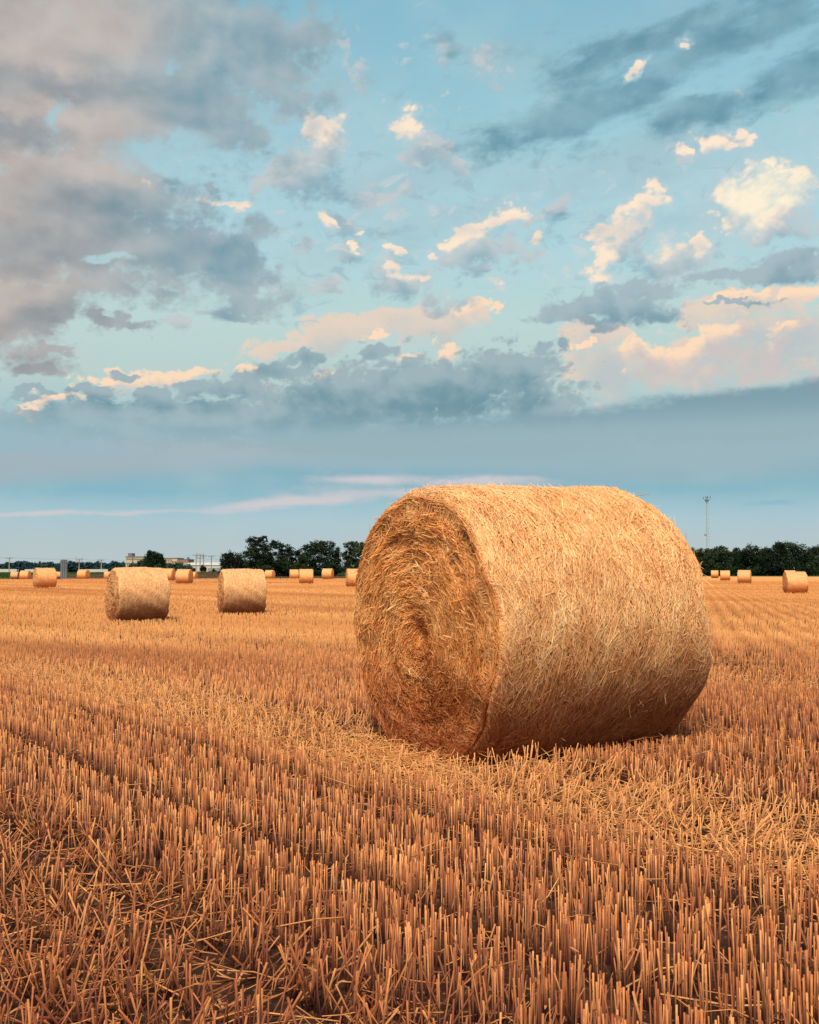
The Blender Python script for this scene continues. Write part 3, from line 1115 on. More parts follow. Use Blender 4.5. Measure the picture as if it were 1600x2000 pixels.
        layer = .10 * ring(rho * 55, ph * 0) + .12 * lump(np.cos(ph) * rho * 6, np.sin(ph) * rho * 6)
        rn = np.clip(rg.beta(2.0, 2.4, n) + layer - .30 * np.exp(-(rho / .12) ** 2), 0, 1)
        V, Q = blades((pts, [nr0] * 3, tan), n, ln, w, lift, 0)
        return V, Q, np.repeat(rn, 9)

    def join(name, items):
        vs, qs, rs = [], [], []
        off = 0
        for it in items:
            v, q_ = it[0], it[1]
            rnv = it[2] if len(it) > 2 else np.full(len(v), -1.0)
            vs.append(v)
            qs.append(q_ + off)
            rs.append(rnv)
            off += len(v)
        me = bpy.data.meshes.new(name)
        mesh_from(me, np.concatenate(vs), np.concatenate(qs))
        at_ = me.attributes.new('rnd', 'FLOAT', 'POINT')
        at_.data.foreach_set('value', np.concatenate(rs).astype(np.float32))
        return me

    items = [side_core, side_blades(n_side)]
    # stray straws standing off the rim and the side
    if stray:
        n = stray
        th = rg.uniform(0, 2 * np.pi, n)
        a = np.where(rg.random(n) < .55, rg.choice([-1, 1], n) * rg.uniform(.93, 1.0, n), rg.uniform(-1, 1, n))
        p0 = side_pt(th, a, -.004)
        outv = norm(p0 * np.array([[0, 1, 1]]))
        tanv = np.stack([np.zeros(n), np.cos(th), -np.sin(th)], 1) * rg.choice([-1, 1], n)[:, None]
        dv = norm(outv * rg.uniform(.05, .5, n)[:, None] + tanv + rg.normal(0, .35, (n, 3)))
        ln = rg.uniform(.03, .10, n) * R / .766 * np.where(rg.random(n) < .07, 1.9, 1)
        p1 = p0 + dv * (ln * .55)[:, None]
        p2 = p0 + dv * ln[:, None] + rg.normal(0, .008, (n, 3))
        pts = [p0, p1, p2]
        tan = [dv] * 3
        w = rg.uniform(.0010, .0018, n) * blade_w
        V, Q = blades((pts, [norm(outv + rg.normal(0, .5, (n, 3)))] * 3, tan), n, ln, w, None, 0)
        items.append((V, Q, np.repeat(rg.uniform(.4, 1, n), 9)))
    # straws that cross the rim from the side onto the ends
    for sg in (-1, 1):
        n = int(n_side * .035)
        th = rg.uniform(0, 2 * np.pi, n)
        dth = rg.normal(0, .09, n) + .03
        a0 = sg * rg.uniform(.90, .985, n)
        p0 = side_pt(th, a0, rg.uniform(0, .008, n))
        thm = th + dth * .55
        p1 = side_pt(thm, np.full(n, sg * .995), rg.uniform(.000, .010, n))
        ph2 = np.pi / 2 - (th + dth)
        rho2 = rg.uniform(.86, .97, n)
        p2 = end_pt(rho2, ph2, rg.uniform(.004, .020, n), sg)
        tan = [norm(p1 - p0), norm(p2 - p0), norm(p2 - p1)]
        outv = norm(p1 * np.array([[0, 1, 1]]))
        nn = [outv, norm(outv + np.array([[sg, 0, 0]])), np.repeat(np.array([[float(sg), 0, 0]]), n, 0)]
        w = rg.uniform(.0011, .0026, n) * blade_w
        V, Q = blades(([p0, p1, p2], nn, tan), n, None, w, None, 0)
        items.append((V, Q, np.repeat(rg.beta(2, 2, n) * .8, 9)))
    m_side = join("wound_side", items)
    m_front = join("spiral_end", [disc(-1), end_blades(n_end, -1)])
    m_back = join("spiral_end_back", [disc(1), end_blades(n_back, 1)])
    return m_side, m_front, m_back


def bale_mat(name, dark, mid, lite, core):
    m, T, b = base_mat(name)
    a = T.n.new('ShaderNodeAttribute')
    a.attribute_name = 'rnd'
    r = a.outputs['Fac']
    col = T.ramp(r, [(0, dark), (.42, mid), (1, lite)])
    tc = T.n.new('ShaderNodeTexCoord')
    P = tc.outputs['Object']
    n = T.noise(P, 7, 5, .6)
    col = T.mix(T.smooth(n, .35, .7, .22, 0), col, dark)
    n2 = T.noise(P, 45, 5, .7)
    corec = T.mix(T.smooth(n2, .4, .65), core, mid)
    col = T.mix(T.smooth(r, -.3, -.05), corec, col)
    # shade of the bale's lower half, painted into the straw colour
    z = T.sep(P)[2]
    underside_shade = T.smooth(T.math('MULTIPLY_ADD', T.sub(n, .5), .35, z), .16, -.62)
    col = T.mix(T.mul(underside_shade, .85), col, T.mix(1.0, col, (.50, .30, .29, 1), 'MULTIPLY'))
    T.l.new(col, b.inputs['Base Color'])
    b.inputs['Roughness'].default_value = .55
    return m


side_m = bale_mat("bale_side_straw", (.44, .160, .050, 1), (.91, .49, .185, 1), (1.0, .77, .41, 1), (.26, .09, .032, 1))  # core tones of side and ends hold painted gap shade
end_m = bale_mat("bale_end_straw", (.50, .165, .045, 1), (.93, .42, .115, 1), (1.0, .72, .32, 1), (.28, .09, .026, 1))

# the near bale
ms, mf, mb = bale_meshes(BALE_R * 1.045, BALE_L * 1.015, 78000, 32000, 5000, 40, 1.0, stray=520)
bale0 = empty("straw_bale", (BALE_C[0], BALE_C[1], 0))
tag(bale0, "big round straw bale standing close by, its spiral end turned towards the viewer", "straw bale")
rot = Matrix.Rotation(BALE_YAW, 4, 'Z') @ Matrix.Rotation(-BALE_TILT, 4, 'Y')
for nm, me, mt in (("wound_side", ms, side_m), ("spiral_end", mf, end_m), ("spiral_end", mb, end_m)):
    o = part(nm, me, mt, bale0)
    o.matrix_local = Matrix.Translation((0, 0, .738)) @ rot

# prototypes for the middle distance and the far field
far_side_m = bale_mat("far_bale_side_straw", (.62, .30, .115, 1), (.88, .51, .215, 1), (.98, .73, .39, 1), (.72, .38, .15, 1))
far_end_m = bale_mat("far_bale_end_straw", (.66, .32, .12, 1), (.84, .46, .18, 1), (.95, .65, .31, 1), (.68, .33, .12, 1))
mid_set = bale_meshes(.75, 1.32, 20000, 6000, 6000, 60, 2.2, stray=260)
far_set = bale_meshes(.75, 1.32, 2600, 700, 700, 80, 3.2, fine=False, stray=0)


def far_bale(px0, px1, ytop, ybot, end_deg, label, dist=None, meshes=far_set, group="round straw bales scattered over the field"):
    h = ybot - ytop
    d = dist or 1.40 * F / h
    cx = (px0 + px1) / 2
    p = at(cx, ybot, d)
    z = gz(p.x, p.y)
    e = empty("straw_bale", (p.x, p.y + .35, z))
    BALE_SPOTS.append((p.x, p.y + .35))
    tag(e, label, "straw bale", group)
    view = math.atan2(p.x, p.y)
    # axis: end_deg > 0 shows the left end
    ang = -view + R_(end_deg)
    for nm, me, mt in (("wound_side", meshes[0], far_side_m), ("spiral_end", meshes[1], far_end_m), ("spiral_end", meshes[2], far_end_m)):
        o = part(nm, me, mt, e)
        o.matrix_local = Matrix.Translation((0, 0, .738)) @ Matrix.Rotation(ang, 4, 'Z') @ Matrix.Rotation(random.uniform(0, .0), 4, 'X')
    err = (p.z - z) * F / d
    if abs(err) > 1.5:
        print("bale off by px", round(err, 1), label)
    return e


far_bale(199, 322, 1110.5, 1214, 16, "larger of the two mid-distance bales left of the near one, left end frayed", meshes=mid_set)
far_bale(422, 514, 1113, 1199, 10, "mid-distance bale in front of the dark trees, between the small bales", meshes=mid_set)
far_bale(61, 107, 1107, 1145, 15, "small bale at far left with its left end showing, largest there", meshes=far_set)
far_bale(36, 59, 1115.5, 1133, -20, "tiny bale just left of the small left one, right end showing")
far_bale(19, 36, 1117.5, 1132.5, -14, "leftmost tiny bale, half hidden by its right neighbour before the green crop", dist=196)
far_bale(148, 175, 1117, 1136, -28, "tiny bale below the yellow lorry cab, right end in shade")
far_bale(106, 121, 1119, 1132.6, -24, "tiny bale right beside the grey slatted tower", dist=205)
far_bale(197, 222, 1117, 1133.5, 6, "tiny bale half hidden behind the left end of the larger mid-distance bale", dist=186)
far_bale(312, 343, 1113, 1136.5, -22, "bale partly hidden between the larger mid-distance bale and its right neighbour")
far_bale(341, 376, 1110, 1138, -20, "bale in front of the factory building, right end in shade")
far_bale(370, 384, 1119, 1132.5, -24, "tiny bale peeping out right of the one before the factory", dist=200)
far_bale(514, 539, 1116, 1133, -24, "tiny bale just right of the mid-distance bale under the tallest tree")
far_bale(563, 585, 1115, 1133, 4, "tiny bale touching the left side of a bigger one under the trees")
far_bale(583, 612, 1110.5, 1138.5, 2, "small bale seen square from the side before the trees")
far_bale(628, 652, 1113, 1133.5, -15, "tiny bale alone under the trees, its right end just showing")
far_bale(675, 712, 1109, 1144, 8, "small bale partly hidden by the left edge of the near bale")
far_bale(1389, 1406, 1114, 1128, -5, "smallest bale at right, next to the edge of the near bale")
far_bale(1408, 1428, 1113.5, 1132.5, 1, "second bale from the near one at right, before the hedge")
far_bale(1443, 1470, 1112, 1137, -6, "square-looking bale at right, midway before the hedge")
far_bale(1534, 1581, 1114, 1155, 14, "largest small bale at far right with its left end showing")
far_bale(1535, 1556, 1112, 1137, 2, "far right bale hidden behind the largest small one, only its top left showing", dist=135)

build_stubble()

# ------------------------------------------------------------------ trees
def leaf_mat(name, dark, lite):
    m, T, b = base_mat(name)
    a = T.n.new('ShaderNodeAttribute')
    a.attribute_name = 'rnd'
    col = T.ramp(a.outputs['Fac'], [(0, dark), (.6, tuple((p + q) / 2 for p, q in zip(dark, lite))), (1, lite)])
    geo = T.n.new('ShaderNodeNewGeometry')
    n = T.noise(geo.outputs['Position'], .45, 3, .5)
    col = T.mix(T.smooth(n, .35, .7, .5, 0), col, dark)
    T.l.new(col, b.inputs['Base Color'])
    b.inputs['Roughness'].default_value = .75
    b.inputs['Specular IOR Level'].default_value = .1
    return m


leaf_dark = leaf_mat("leaf_dark_green", (.008, .020, .013, 1), (.046, .085, .032, 1))
leaf_mid = leaf_mat("leaf_mid_green", (.010, .028, .015, 1), (.075, .108, .034, 1))
leaf_bush = leaf_mat("leaf_blackish", (.006, .012, .010, 1), (.028, .050, .026, 1))
leaf_blue = leaf_mat("leaf_hazy_blue_green", (.014, .050, .070, 1), (.040, .095, .085, 1))  # distance haze is put into the bluish leaf colour
leaf_haze = leaf_mat("leaf_hazy_green", (.020, .055, .055, 1), (.075, .125, .075, 1))  # paler green, haze mixed into the colour
bark = simple_mat("bark", (70, 58, 48), .4, 3)


def crown_mesh(lobes, n, size, seed, name="crown"):
    """many small leaf faces through the volume of each lobe; lobes: (x,y,z,rx,ry,rz)"""
    rg = np.random.default_rng(seed)
    lobes = np.array(lobes, float)
    vol = (lobes[:, 3] * lobes[:, 4] * lobes[:, 5]) ** (2 / 3)
    pick = rg.choice(len(lobes), n, p=vol / vol.sum())
    Lb = lobes[pick]
    # sub-clumps on each lobe
    nc = 26
    cl = rg.normal(size=(len(lobes), nc, 3))
    cl /= np.linalg.norm(cl, axis=2, keepdims=True)
    cl *= rg.uniform(.55, .98, (len(lobes), nc, 1))
    tone = rg.uniform(-.3, .3, (len(lobes), nc))
    ci = rg.integers(0, nc, n)
    c = cl[pick, ci]
    off = rg.normal(size=(n, 3)) * .17
    P = c + off
    P = Lb[:, :3] + P * Lb[:, 3:]
    nrm = rg.normal(size=(n, 3)) + np.array([0, 0, .5])
    nrm /= np.linalg.norm(nrm, axis=1, keepdims=True)
    a = np.cross(nrm, rg.normal(size=(n, 3)))
    a /= np.linalg.norm(a, axis=1, keepdims=True)
    b = np.cross(nrm, a)
    s = (size * rg.uniform(.5, 1.2, n))[:, None]
    V = np.stack([P - a * s * .5, P + b * s * .32, P + a * s * .5, P - b * s * .32], 1)
    Q = np.arange(n * 4).reshape(-1, 4)
    me = bpy.data.meshes.new(name)
    mesh_from(me, V.reshape(-1, 3), Q)
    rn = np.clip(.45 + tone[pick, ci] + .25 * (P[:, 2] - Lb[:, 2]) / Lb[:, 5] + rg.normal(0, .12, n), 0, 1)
    at_ = me.attributes.new('rnd', 'FLOAT', 'POINT')
    at_.data.foreach_set('value', np.repeat(rn, 4).astype(np.float32))
    return me


def tree(pxc, w_px, ytop, dist, label, mat, kind="tree", seed=1, lobes=None, leaves=5000, size=.30, ybase=None, group=None, cat="tree", low=.12):
    """w_px, ytop: measured extents. lobes in unit box: x -1..1, z 0..1"""
    k = dist / F
    base = at(pxc, 1115, dist)
    z0 = gz(base.x, base.y)
    top = at(pxc, ytop, dist).z
    H = top - z0
    W = w_px / 2 * k
    rg = random.Random(seed)
    e = empty(kind, (base.x, base.y, z0))
    tag(e, label, cat, group)
    if lobes is None:
        lobes = []
        for i in range(11):
            u = rg.uniform(-.72, .72)
            zz = rg.uniform(low + .12, .86 - .35 * abs(u) ** 1.5)
            lobes.append((u, zz, rg.uniform(.24, .38), rg.uniform(.12, .20)))
        lobes += [(rg.uniform(-.2, .2), .84, .3, .15), (-.45, low + .14, .45, .16), (.45, low + .14, .45, .16)]
    L3 = []
    for (u, zz, rx, rz) in lobes:
        L3.append((u * W, rg.uniform(-.5, .5) * W * .7, zz * H, rx * W * 1.05, max(rx * W, rz * H) * .9, rz * H * 1.05))
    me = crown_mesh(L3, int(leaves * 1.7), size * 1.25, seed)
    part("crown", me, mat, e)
    # trunk with limbs into the lobes
    mb = MB()
    tr = max(.10, H * .022)
    mb.bar((0, 0, -.3), (0.05 * W, 0, H * .45), tr, tr * .6, 8)
    for (x, y, z, a_, b_, c_) in L3[:9]:
        s0 = Vector((0.03 * W, 0, H * rg.uniform(.2, .42)))
        mb.bar(s0, (x, y, z), tr * .45, tr * .12, 5)
    mb.build("trunk", bark, e)
    return e


# group left of the near bale, about 230 m away
tree(453, 50, 1076, 205, "rounded blackish bush-like tree, leftmost of the dark trees before the near bale", leaf_bush, seed=3, leaves=7000, size=.24,
     lobes=[(-.45, .62, .5, .3), (.35, .68, .55, .28), (0, .40, .8, .35), (-.5, .28, .5, .25), (.5, .3, .5, .28), (-.1, .75, .4, .2), (.62, .55, .36, .25)])
tree(508, 66, 1046, 222, "tallest tree of the dark group, its crown open and stepped at the top", leaf_dark, seed=4, leaves=8500, size=.30,
     lobes=[(-.30, .88, .42, .10), (.25, .90, .26, .08), (-.1, .72, .62, .12), (.42, .70, .34, .09), (-.45, .55, .45, .13), (.35, .52, .5, .12), (-.1, .36, .8, .14), (.5, .3, .45, .14), (-.55, .25, .4, .16), (.1, .16, .8, .14), (.6, .42, .3, .1)])
tree(552, 62, 1056, 226, "spreading tree with sky gaps, just right of the tallest one", leaf_dark, seed=5, leaves=7000, size=.30,
     lobes=[(-.45, .88, .40, .11), (.1, .80, .40, .10), (.60, .68, .38, .12), (-.2, .62, .4, .10), (.25, .5, .45, .12), (.7, .42, .28, .12), (-.5, .35, .5, .16), (.2, .25, .7, .18), (-.1, .12, .8, .12)])
tree(623, 92, 1052, 230, "broad domed tree, widest of the dark group", leaf_dark, seed=6, leaves=10000, size=.32,
     lobes=[(-.05, .88, .30, .11), (.38, .84, .28, .11), (-.42, .76, .34, .12), (.66, .66, .28, .13), (-.7, .58, .26, .14), (.15, .68, .45, .13), (-.3, .5, .5, .15), (.4, .45, .5, .16), (-.6, .3, .4, .16), (.2, .26, .7, .18), (.7, .28, .3, .18), (0, .12, .9, .12)])
tree(592, 40, 1083, 222, "low bushy tree filling the gap between two taller dark ones", leaf_mid, seed=7, leaves=3500, size=.28)
tree(700, 72, 1056, 232, "tree with yellowish green top, cut off by the left edge of the near bale", leaf_mid, seed=8, leaves=7000, size=.30,
     lobes=[(-.45, .86, .36, .11), (.1, .88, .34, .10), (.45, .84, .3, .1), (-.6, .62, .34, .15), (0, .66, .55, .15), (.5, .6, .4, .15), (-.3, .4, .6, .18), (.4, .35, .5, .18), (0, .16, .9, .16)])
tree(478, 40, 1092, 212, "small dark shrub between the blackish bush and the tallest tree", leaf_mid, seed=9, leaves=2600, size=.26)
# the hedge of trees at right, about 262 m away
RT = [(1345, 60, 1068, 268, "hedge tree whose crown just shows over the right end of the near bale", leaf_mid, 21),
      (1374, 44, 1070, 262, "low hedge tree directly left of the lattice mast's foot", leaf_mid, 22),
      (1402, 48, 1064, 262, "rounded hedge tree directly right of the lattice mast's foot", leaf_dark, 23),
      (1436, 40, 1069, 266, "lowest and palest hedge tree right of the near bale", leaf_mid, 24),
      (1466, 50, 1063, 262, "wide hedge tree behind the square-looking bale", leaf_dark, 25),
      (1494, 36, 1070, 268, "narrow hedge tree left of the tall domed one", leaf_mid, 26),
      (1519, 44, 1058, 258, "dark hedge tree with a ragged left top, beside the tall dome", leaf_bush, 27),
      (1553, 66, 1055, 260, "tallest domed hedge tree, at the right", leaf_dark, 28),
      (1594, 50, 1065, 264, "last hedge tree, cut by the right edge of the frame", leaf_dark, 29),
      (1640, 70, 1060, 266, "hedge tree standing just past the right edge of the frame", leaf_mid, 30)]
for (px, w, yt, d, lb, mt, sd) in RT:
    rg = random.Random(sd)
    if sd == 30:
        continue
    lob = [(rg.uniform(-.5, .5), .80, .42, .17), (-.5, .62, .45, .2), (.5, .62, .45, .2), (0, .66, .6, .22), (-.45, .38, .6, .22), (.45, .38, .6, .22), (0, .2, .95, .2), (-.6, .12, .5, .14), (.6, .12, .5, .14), (rg.uniform(-.3, .3), .86, .25, .11)]
    tree(px, w * 1.25, yt, d, lb, mt, seed=sd, lobes=lob, leaves=6500, size=.34, group="trees of the hedge at the right edge of the field")
# nearer lone tree before the factory, and small bushes
tree(299, 48, 1076, 330, "round dark tree standing alone before the factory", leaf_dark, seed=41, leaves=9000, size=.42,
     lobes=[(-.2, .86, .30, .14), (-.28, .93, .14, .08), (.45, .78, .36, .15), (-.5, .64, .42, .18), (.1, .62, .7, .22), (.6, .5, .36, .2), (-.5, .35, .45, .22), (.1, .32, .8, .26), (.5, .25, .45, .2), (0, .12, .7, .14)])
tree(273, 16, 1094, 420, "small hazy round tree in front of the cream factory block", leaf_haze, seed=42, leaves=1800, size=.5)
tree(224, 24, 1106, 380, "dark bush behind the rear end of the yellow lorry's trailer", leaf_bush, seed=43, leaves=1800, size=.4, kind="bush", cat="bush")
tree(379, 12, 1109, 330, "small bush left of the group of power poles", leaf_haze, seed=44, leaves=900, size=.3, kind="bush", cat="bush")
tree(397, 15, 1103, 340, "dark bush between the power poles", leaf_bush, seed=45, leaves=1400, size=.3, kind="bush", cat="bush")
tree(417, 10, 1110, 330, "tiny dark bush right of the power poles", leaf_bush, seed=46, leaves=800, size=.3, kind="bush", cat="bush")
tree(370, 14, 1103, 440, "hazy shrub at the left end of the white warehouse", leaf_haze, seed=47, leaves=900, size=.4, kind="bush", cat="bush")


# far wood: one mass
def wood(spans, dist, name, label, mat, seed, n, size):
    rg = random.Random(seed)
    lobes = []
    for (x0, x1, y0, y1) in spans:
        px = x0
        while px < x1:
            t = (px - x0) / (x1 - x0)
            yt = y0 + (y1 - y0) * t + rg.uniform(-1.4, 2.2)
            w = rg.uniform(7, 16)
            k = dist / F
            c = at(px, yt, dist + rg.uniform(-20, 20))
            zb = gz(c.x, c.y)
            H = c.z - zb
            lobes.append((c.x, c.y, zb + H * .62, w * k, w * k, H * .38))
            lobes.append((c.x + rg.uniform(-3, 3), c.y - 6, zb + H * .25, w * k * 1.1, w * k, H * .34))
            px += w * .8
    me = crown_mesh(lobes, n, size, seed, name)
    o = part(name, me, mat)
    tag(o, label, "wood", kind='stuff')


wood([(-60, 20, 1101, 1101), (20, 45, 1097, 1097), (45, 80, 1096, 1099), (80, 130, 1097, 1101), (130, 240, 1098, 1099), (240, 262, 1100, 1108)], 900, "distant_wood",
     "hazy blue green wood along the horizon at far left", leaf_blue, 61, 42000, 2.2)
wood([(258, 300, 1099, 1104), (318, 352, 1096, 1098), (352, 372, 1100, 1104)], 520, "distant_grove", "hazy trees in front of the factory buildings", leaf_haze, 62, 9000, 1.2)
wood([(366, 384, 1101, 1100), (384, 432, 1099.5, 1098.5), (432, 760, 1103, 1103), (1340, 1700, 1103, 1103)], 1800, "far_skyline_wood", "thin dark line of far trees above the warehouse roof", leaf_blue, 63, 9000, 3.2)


# ------------------------------------------------------------------ buildings far left
concrete = simple_mat("cream_render", (206, 196, 168), .2, .2)
cream_shade = simple_mat("window_band_grey", (150, 140, 120), .3, .5)
orange_w = simple_mat("ochre_render", (200, 172, 138), .2, .2)
brick = simple_mat("brick_pink", (180, 138, 124), .2, .3)
roof_g = simple_mat("roof_grey", (134, 134, 134), .3, .3)
white_p = simple_mat("white_sheet", (205, 208, 200), .12, .2)
grey_p = simple_mat("grey_cladding", (150, 158, 162), .15, .2)
dark_g = simple_mat("dark_glass", (60, 68, 72), .3, .4, .3)


def block(name, px0, px1, ytop, dist, depth, wall, label, cat, roofm=roof_g, storeys=3, win=None, cols=10, parapet=.5):
    a, b = at(px0, ytop, dist), at(px1, ytop, dist)
    zb = gz(a.x, a.y) - .5
    e = empty(name, ((a.x + b.x) / 2, dist, zb))
    tag(e, label, cat)
    W, H = b.x - a.x, a.z - zb
    MB().box((0, depth / 2, H / 2), (W, depth, H)).build("wall", wall, e)
    MB().box((0, depth / 2, H + parapet / 2), (W + .6, depth + .6, parapet)).build("roof", roofm, e)
    if win:
        for s in range(storeys):
            z = H * (s + .55) / storeys
            if win == 'band':
                MB().box((0, -.06, z), (W * .94, .1, H / storeys * .30)).build("window_band", cream_shade, e)
            else:
                m = None
                for c in range(cols):
                    x = -W / 2 + W * (c + .5) / cols
                    MB().box((x, -.05, z), (W / cols * .5, .1, H / storeys * .42)).build("window", dark_g if win == 'dark' else cream_shade, e)
    return e, W, H


e1, W, H = block("factory_building", 246, 281, 1088, 700, 22, concrete, "cream factory block, tallest building on the horizon at left", "building", storeys=4, win='band')
MB().box((-W * .32, 6, H + 1.6), (W * .22, 8, 2.2)).build("roof_plant_room", roof_g, e1)
MB().box((-W * .12, -.4, H / 2), (.5, .5, H)).build("downpipe", roof_g, e1)
e2, W, H = block("ochre_building", 317, 347, 1091, 720, 20, orange_w, "ochre flat-roofed building showing right of the lone round tree", "building", storeys=4, win='small', cols=6)
MB().box((W * .30, -.1, H * .9), (W * .34, .2, H * .14)).build("fascia", concrete, e2)
e3, W, H = block("brick_building", 348, 368, 1093, 690, 18, brick, "pink brick building with small rooftop units, behind the power poles' left", "building", storeys=4, win='small', cols=5, parapet=.3)
for dx in (.28, .38):
    MB().box((W * dx, 5, H + .9), (1.1, 1.1, 1.3)).build("roof_vent", roof_g, e3)
# white warehouse with a low pitched roof
a, b = at(342, 1104, 560), at(470, 1104, 560)
zb = gz(a.x, a.y) - .5
ew = empty("warehouse", ((a.x + b.x) / 2, 560, zb))
tag(ew, "long low white warehouse with grey front, behind the group of power poles", "warehouse")
W, H = b.x - a.x, a.z - zb
MB().box((0, 15, H / 2), (W, 30, H)).build("wall", white_p, ew)
m = MB()
m.v = [(-W / 2 - .4, -.4, H + .01), (W / 2 + .4, -.4, H + .01), (W / 2 + .4, 30.4, H + .01), (-W / 2 - .4, 30.4, H + .01), (-W / 2 + 6, 15, H + 1.6), (W / 2 - 2, 15, H + 1.6)]
m.f = [(0, 1, 5, 4), (2, 3, 4, 5), (0, 4, 3), (1, 2, 5), (0, 3, 2, 1)]
m.build("roof", white_p, ew)
MB().box((W * .20, -.12, H * .52), (W * .40, .2, H * .52)).build("loading_front", grey_p, ew)
for i in range(5):
    MB().box((W * (.05 + .075 * i), -.27, H * .36), (W * .045, .1, H * .30)).build("dock_door", dark_g, ew)

# ------------------------------------------------------------------ power poles and wires
wood_p = simple_mat("pole_wood_grey", (172, 160, 142), .2, 2)
metal_g = simple_mat("galvanised_metal", (128, 134, 138), .2, 3)


def pole(px, ytop, ybase_d, label, arms=1, vee=False):
    d = ybase_d
    b = at(px, 1115, d)
    zb = gz(b.x, b.y)
    top = at(px, ytop, d).z
    h = top - zb
    e = empty("power_pole", (b.x, b.y, zb))
    tag(e, label, "power pole")
    s = d / 400
    MB().bar((0, 0, -.3), (0, 0, h), .24 * s, .16 * s, 8).build("pole_shaft", wood_p, e)
    for k in range(arms):
        z = h - .25 - k * 1.1
        MB().box((0, -.2 * s, z), (2.5 * s, .2 * s, .17 * s)).build("crossarm", metal_g, e)
        for x in (-1.15, -.4, .4, 1.15):
            MB().bar((x * s, -.2 * s, z + .08), (x * s, -.2 * s, z + .42 * s), .07 * s, .04 * s, 6).build("insulator", metal_g, e)
    if vee:
        MB().bar((-1.0 * s, 0, h - .9), (-1.35 * s, 0, h + .9 * s), .07 * s, n=5).build("arm_bracket", metal_g, e)
        MB().bar((1.0 * s, 0, h - .9), (1.3 * s, 0, h + .7 * s), .07 * s, n=5).build("arm_bracket", metal_g, e)
    return Vector((b.x, b.y, top))


pt = [pole(18, 1089.5, 400, "single power pole at far left above the white trailer"),
      pole(154.5, 1092, 400, "power pole with a forked crossarm, standing behind the yellow lorry's cab", 2, True),
      pole(198, 1093, 430, "slim power pole sticking up behind the yellow lorry's trailer"),
      pole(383, 1083.5, 360, "left pole of the close group of three power poles"),
      pole(390.8, 1083, 362, "middle pole of the close group of three, with stacked crossarms", 2, True),
      pole(397.6, 1085, 366, "right pole of the close group of three power poles"),
      pole(412.8, 1086, 380, "lone slim power pole right of the group of three")]


def wire(pts, r, name, label):
    m = MB()
    for p, q in zip(pts[:-1], pts[1:]):
        prev = p
        nseg = 8
        for i in range(1, nseg + 1):
            t = i / nseg
            c = p.lerp(q, t)
            c.z -= 4 * t * (1 - t) * (q - p).length * .018
            m.bar(prev, c, r, n=3)
            prev = c
    o = m.build(name, metal_g)
    tag(o, label, "power line")


off_left = at(-260, 1085, 410)
up = Vector((0, 0, .25))
wire([off_left, pt[0] + up, pt[1] + up, pt[2] + up], .035, "power_line", "sagging wire along the poles at far left")
wire([pt[2] + up, pt[3] + up, pt[4] + up, pt[5] + up, pt[6] + up, at(520, 1088, 400)], .035, "power_line", "wire from the slim left pole through the group of three poles")
wire([pt[3] - up * 4, pt[4] - up * 4, pt[5] - up * 4, pt[6] - up * 4, at(520, 1092, 400)], .03, "power_line", "lower wire through the group of three poles")

# ------------------------------------------------------------------ lorries on the road
yel = simple_mat("amber_paint", (226, 160, 40), .15, 1, .4)
tyre = simple_mat("tyre_rubber", (30, 30, 32), .2, 3)


def lorry(px0, px1, ytop, dist, cab_px, label, cabm, left_cab=True):
    a, b = at(px0, ytop, dist), at(px1, ytop, dist)
    W = b.x - a.x
    zb = gz((a.x + b.x) / 2, dist)
    H = a.z - zb
    e = empty("lorry", ((a.x + b.x) / 2, dist, zb))
    tag(e, label, "lorry")
    MB().box((0, 0, (H + 1.1) / 2), (W, 2.5, H - 1.1)).build("trailer_body", white_p, e)
    MB().box((0, 0, .95), (W, 2.0, .25)).build("chassis", tyre, e)
    if cab_px:
        cw = cab_px * dist / F
        x0 = -W / 2 - .5 - cw / 2
        hz = H - .35
        m = MB()
        y = 1.2
        x1 = cw / 2
        pr = [(-x1, .6), (x1, .6), (x1, hz), (-x1 * .1, hz + .1), (-x1 * .78, hz - .7), (-x1, hz * .55)]
        for s in (-y, y):
            for (px, pz) in pr:
                m.v.append((x0 + px, s, pz))
        m.f.append(tuple(range(6)))
        m.f.append(tuple(range(11, 5, -1)))
        for i in range(6):
            j = (i + 1) % 6
            m.f.append((i, i + 6, j + 6, j))
        cb = m.build("cab", cabm, e)
        MB().box((x0 - cw * .18, -1.23, hz * .70), (cw * .34, .05, hz * .22)).build("side_window", dark_g, cb)
    n = 0
    for x in (-W * .38, W * .25, W * .33, W * .41) + ((-W / 2 - 1.4,) if cab_px else ()):
        w_ = MB().bar((x, -1.25, .5), (x, -.95, .5), .5, n=14).build("wheel", tyre, e)


lorry(171, 212.5, 1111.8, 430, 9, "white trailer pulled by a yellow cab, on the road at left", yel)
lorry(-20, 35, 1111.5, 430, 0, "white trailer at the left edge of the photo, behind the first power pole", white_p)
lorry(50.5, 96, 1111.8, 430, 0, "white trailer mostly hidden behind the far left bale", white_p)

# ------------------------------------------------------------------ grey slatted mast at the field edge
d = 204
b = at(124.5, 1131, d)
zb = gz(b.x, d)
es = empty("slatted_tower", (b.x, d, zb))
tag(es, "narrow grey slatted tower at the far edge of the field, left", "tower")
top = at(124.5, 1093, d).z - zb
k = d / F
steel = simple_mat("blue_grey_steel", (138, 150, 158), .2, 2)
steel_d = simple_mat("blue_grey_steel_dark", (110, 124, 134), .2, 2)
for i in range(7):
    x = (-6 + 12 * i / 6) * k
    MB().box((x, 0, top / 2), (1.15 * k, .14, top)).build("slat", steel if i % 2 else steel_d, es)
for z in (.1, .36, .68, .98):
    MB().box((0, .12, top * z), (13 * k, .08, .12)).build("rail", steel_d, es)
MB().box((0, .22, top * .70), (12 * k, .06, top * .58)).build("back_panel", steel_d, es)

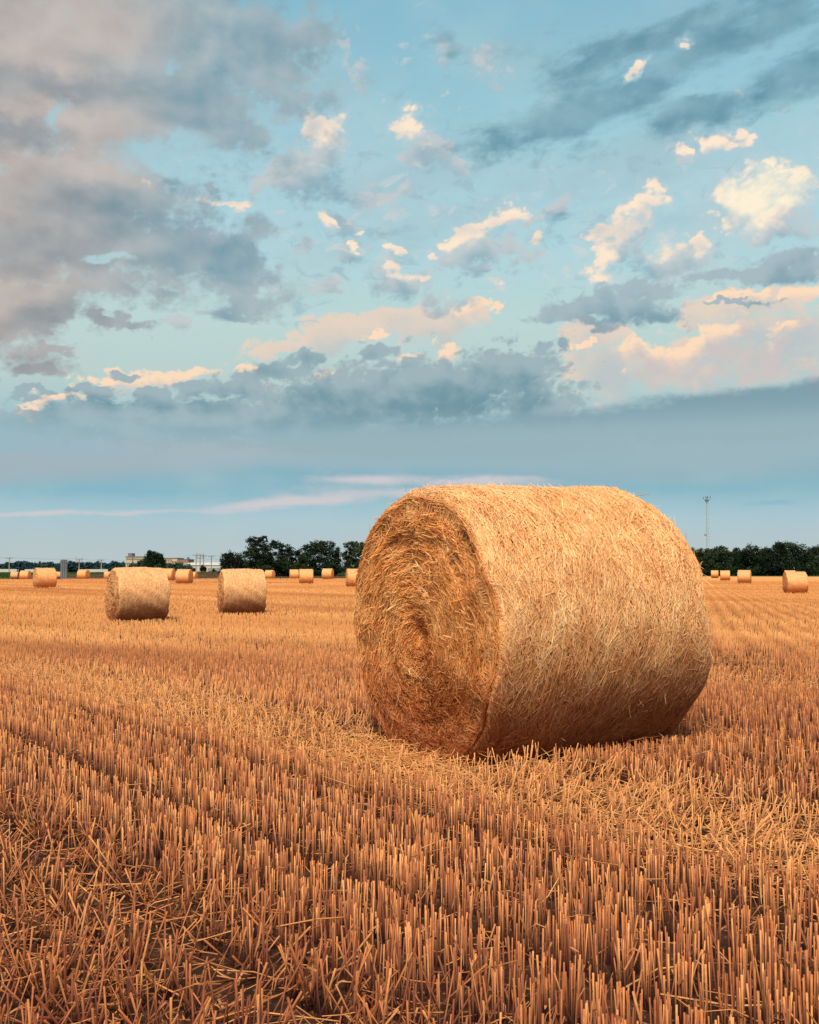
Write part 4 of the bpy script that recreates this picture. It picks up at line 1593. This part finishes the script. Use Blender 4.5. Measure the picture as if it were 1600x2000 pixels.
# ------------------------------------------------------------------ lattice mast
d = 500
b = at(1383.2, 1115, d)
zb = gz(b.x, d)
em = empty("lattice_mast", (b.x, d, zb))
tag(em, "tall thin lattice mast with an aerial platform, rising behind the hedge at right", "mast")
H = at(1381, 977, d).z - zb
dx = at(1380.8, 977, d).x - b.x
mast_m = simple_mat("mast_steel", (184, 194, 196), .1, 1)  # mast colours are lightened to carry distance haze
dark_m = simple_mat("aerial_dark", (118, 116, 122), .2, 1)
m = MB()
def hw(z):
    return 1.05 - .55 * z / H
c3 = [(-1, -.58), (1, -.58), (0, 1.15)]
nz = 26
for i in range(nz):
    z0_, z1_ = H * .97 * i / nz, H * .97 * (i + 1) / nz
    o0, o1 = dx * z0_ / H, dx * z1_ / H
    for k_ in range(3):
        a0 = Vector((c3[k_][0] * hw(z0_) + o0, c3[k_][1] * hw(z0_), z0_))
        a1 = Vector((c3[k_][0] * hw(z1_) + o1, c3[k_][1] * hw(z1_), z1_))
        k2 = (k_ + 1) % 3
        b0_ = Vector((c3[k2][0] * hw(z0_) + o0, c3[k2][1] * hw(z0_), z0_))
        b1_ = Vector((c3[k2][0] * hw(z1_) + o1, c3[k2][1] * hw(z1_), z1_))
        m.bar(a0, a1, .06, n=4)
        m.bar(a0, b1_, .045, n=3)
        m.bar(a1, b1_, .045, n=3)
m.build("lattice", mast_m, em)
pm = MB()
pm.bar((dx, 0, H * .965), (dx, 0, H), .45, 1.0, 10)
pm.build("platform_cone", mast_m, em)
MB().bar((dx, 0, H), (dx, 0, H + .2), 1.1, n=12).build("platform", dark_m, em)
for (x, h1, x2) in ((-1.2, 1.2, -1.75), (1.2, 1.6, 1.65), (-.4, 1.6, -.55), (.35, 1.7, .45), (0, 1.3, 0)):
    MB().bar((dx + x, 0, H), (dx + x2, 0, H + h1), .07, n=5).bar((dx + x2, 0, H + h1 * .55), (dx + x2, 0, H + h1 + .35), .16, n=6).build("aerial", dark_m, em)
dz = at(1380, 1044.5, d).z - zb
MB().bar((-.9 + dx * .45, -.3, dz), (-1.5 + dx * .45, -.9, dz), .55, n=12).build("dish", simple_mat("dish_pale", (180, 165, 150), .1, 1), em)

# ------------------------------------------------------------------ weeds along the far edge, left of the trees
def weeds(px0, px1, d0, d1, n, hgt, name, label, mat, seed):
    rg = np.random.default_rng(seed)
    px = rg.uniform(px0, px1, n)
    dd = rg.uniform(d0, d1, n)
    x = (px - 800) / F * dd
    z = ground_z(x, dd)
    P0 = np.stack([x, dd, z], 1)
    l = rg.uniform(.4, 1, n) * hgt
    P1 = P0 + np.stack([rg.normal(0, .12, n), rg.normal(0, .12, n), l], 1)
    me = tubes(P0, P1, np.full(n, .05), np.full(n, .02), 3, rg.random(n), np.zeros(n), np.ones(n), name, caps=False)
    tag(part(name, me, mat), label, "weeds", kind='stuff')


weed_m = straw_mat("weed_brown_green", (.05, .045, .02, 1), (.14, .10, .05, 1), (.26, .18, .09, 1))
crop_m = straw_mat("crop_green", (.02, .05, .010, 1), (.04, .09, .018, 1), (.08, .15, .03, 1))
weeds(130, 760, 216, 240, 14000, .35, "field_edge_weeds", "brown and green weeds on the strip beyond the stubble", weed_m, 71)
weeds(378, 470, 240, 268, 7000, .75, "tall_weeds", "taller brownish weeds at the feet of the power poles", weed_m, 73)
weeds(-80, 420, 270, 302, 16000, .45, "green_crop", "strip of low green crop before the road at left", crop_m, 72)
weeds(-80, 22, 212, 262, 9000, .55, "green_crop_edge", "green crop reaching the stubble at far left", crop_m, 74)
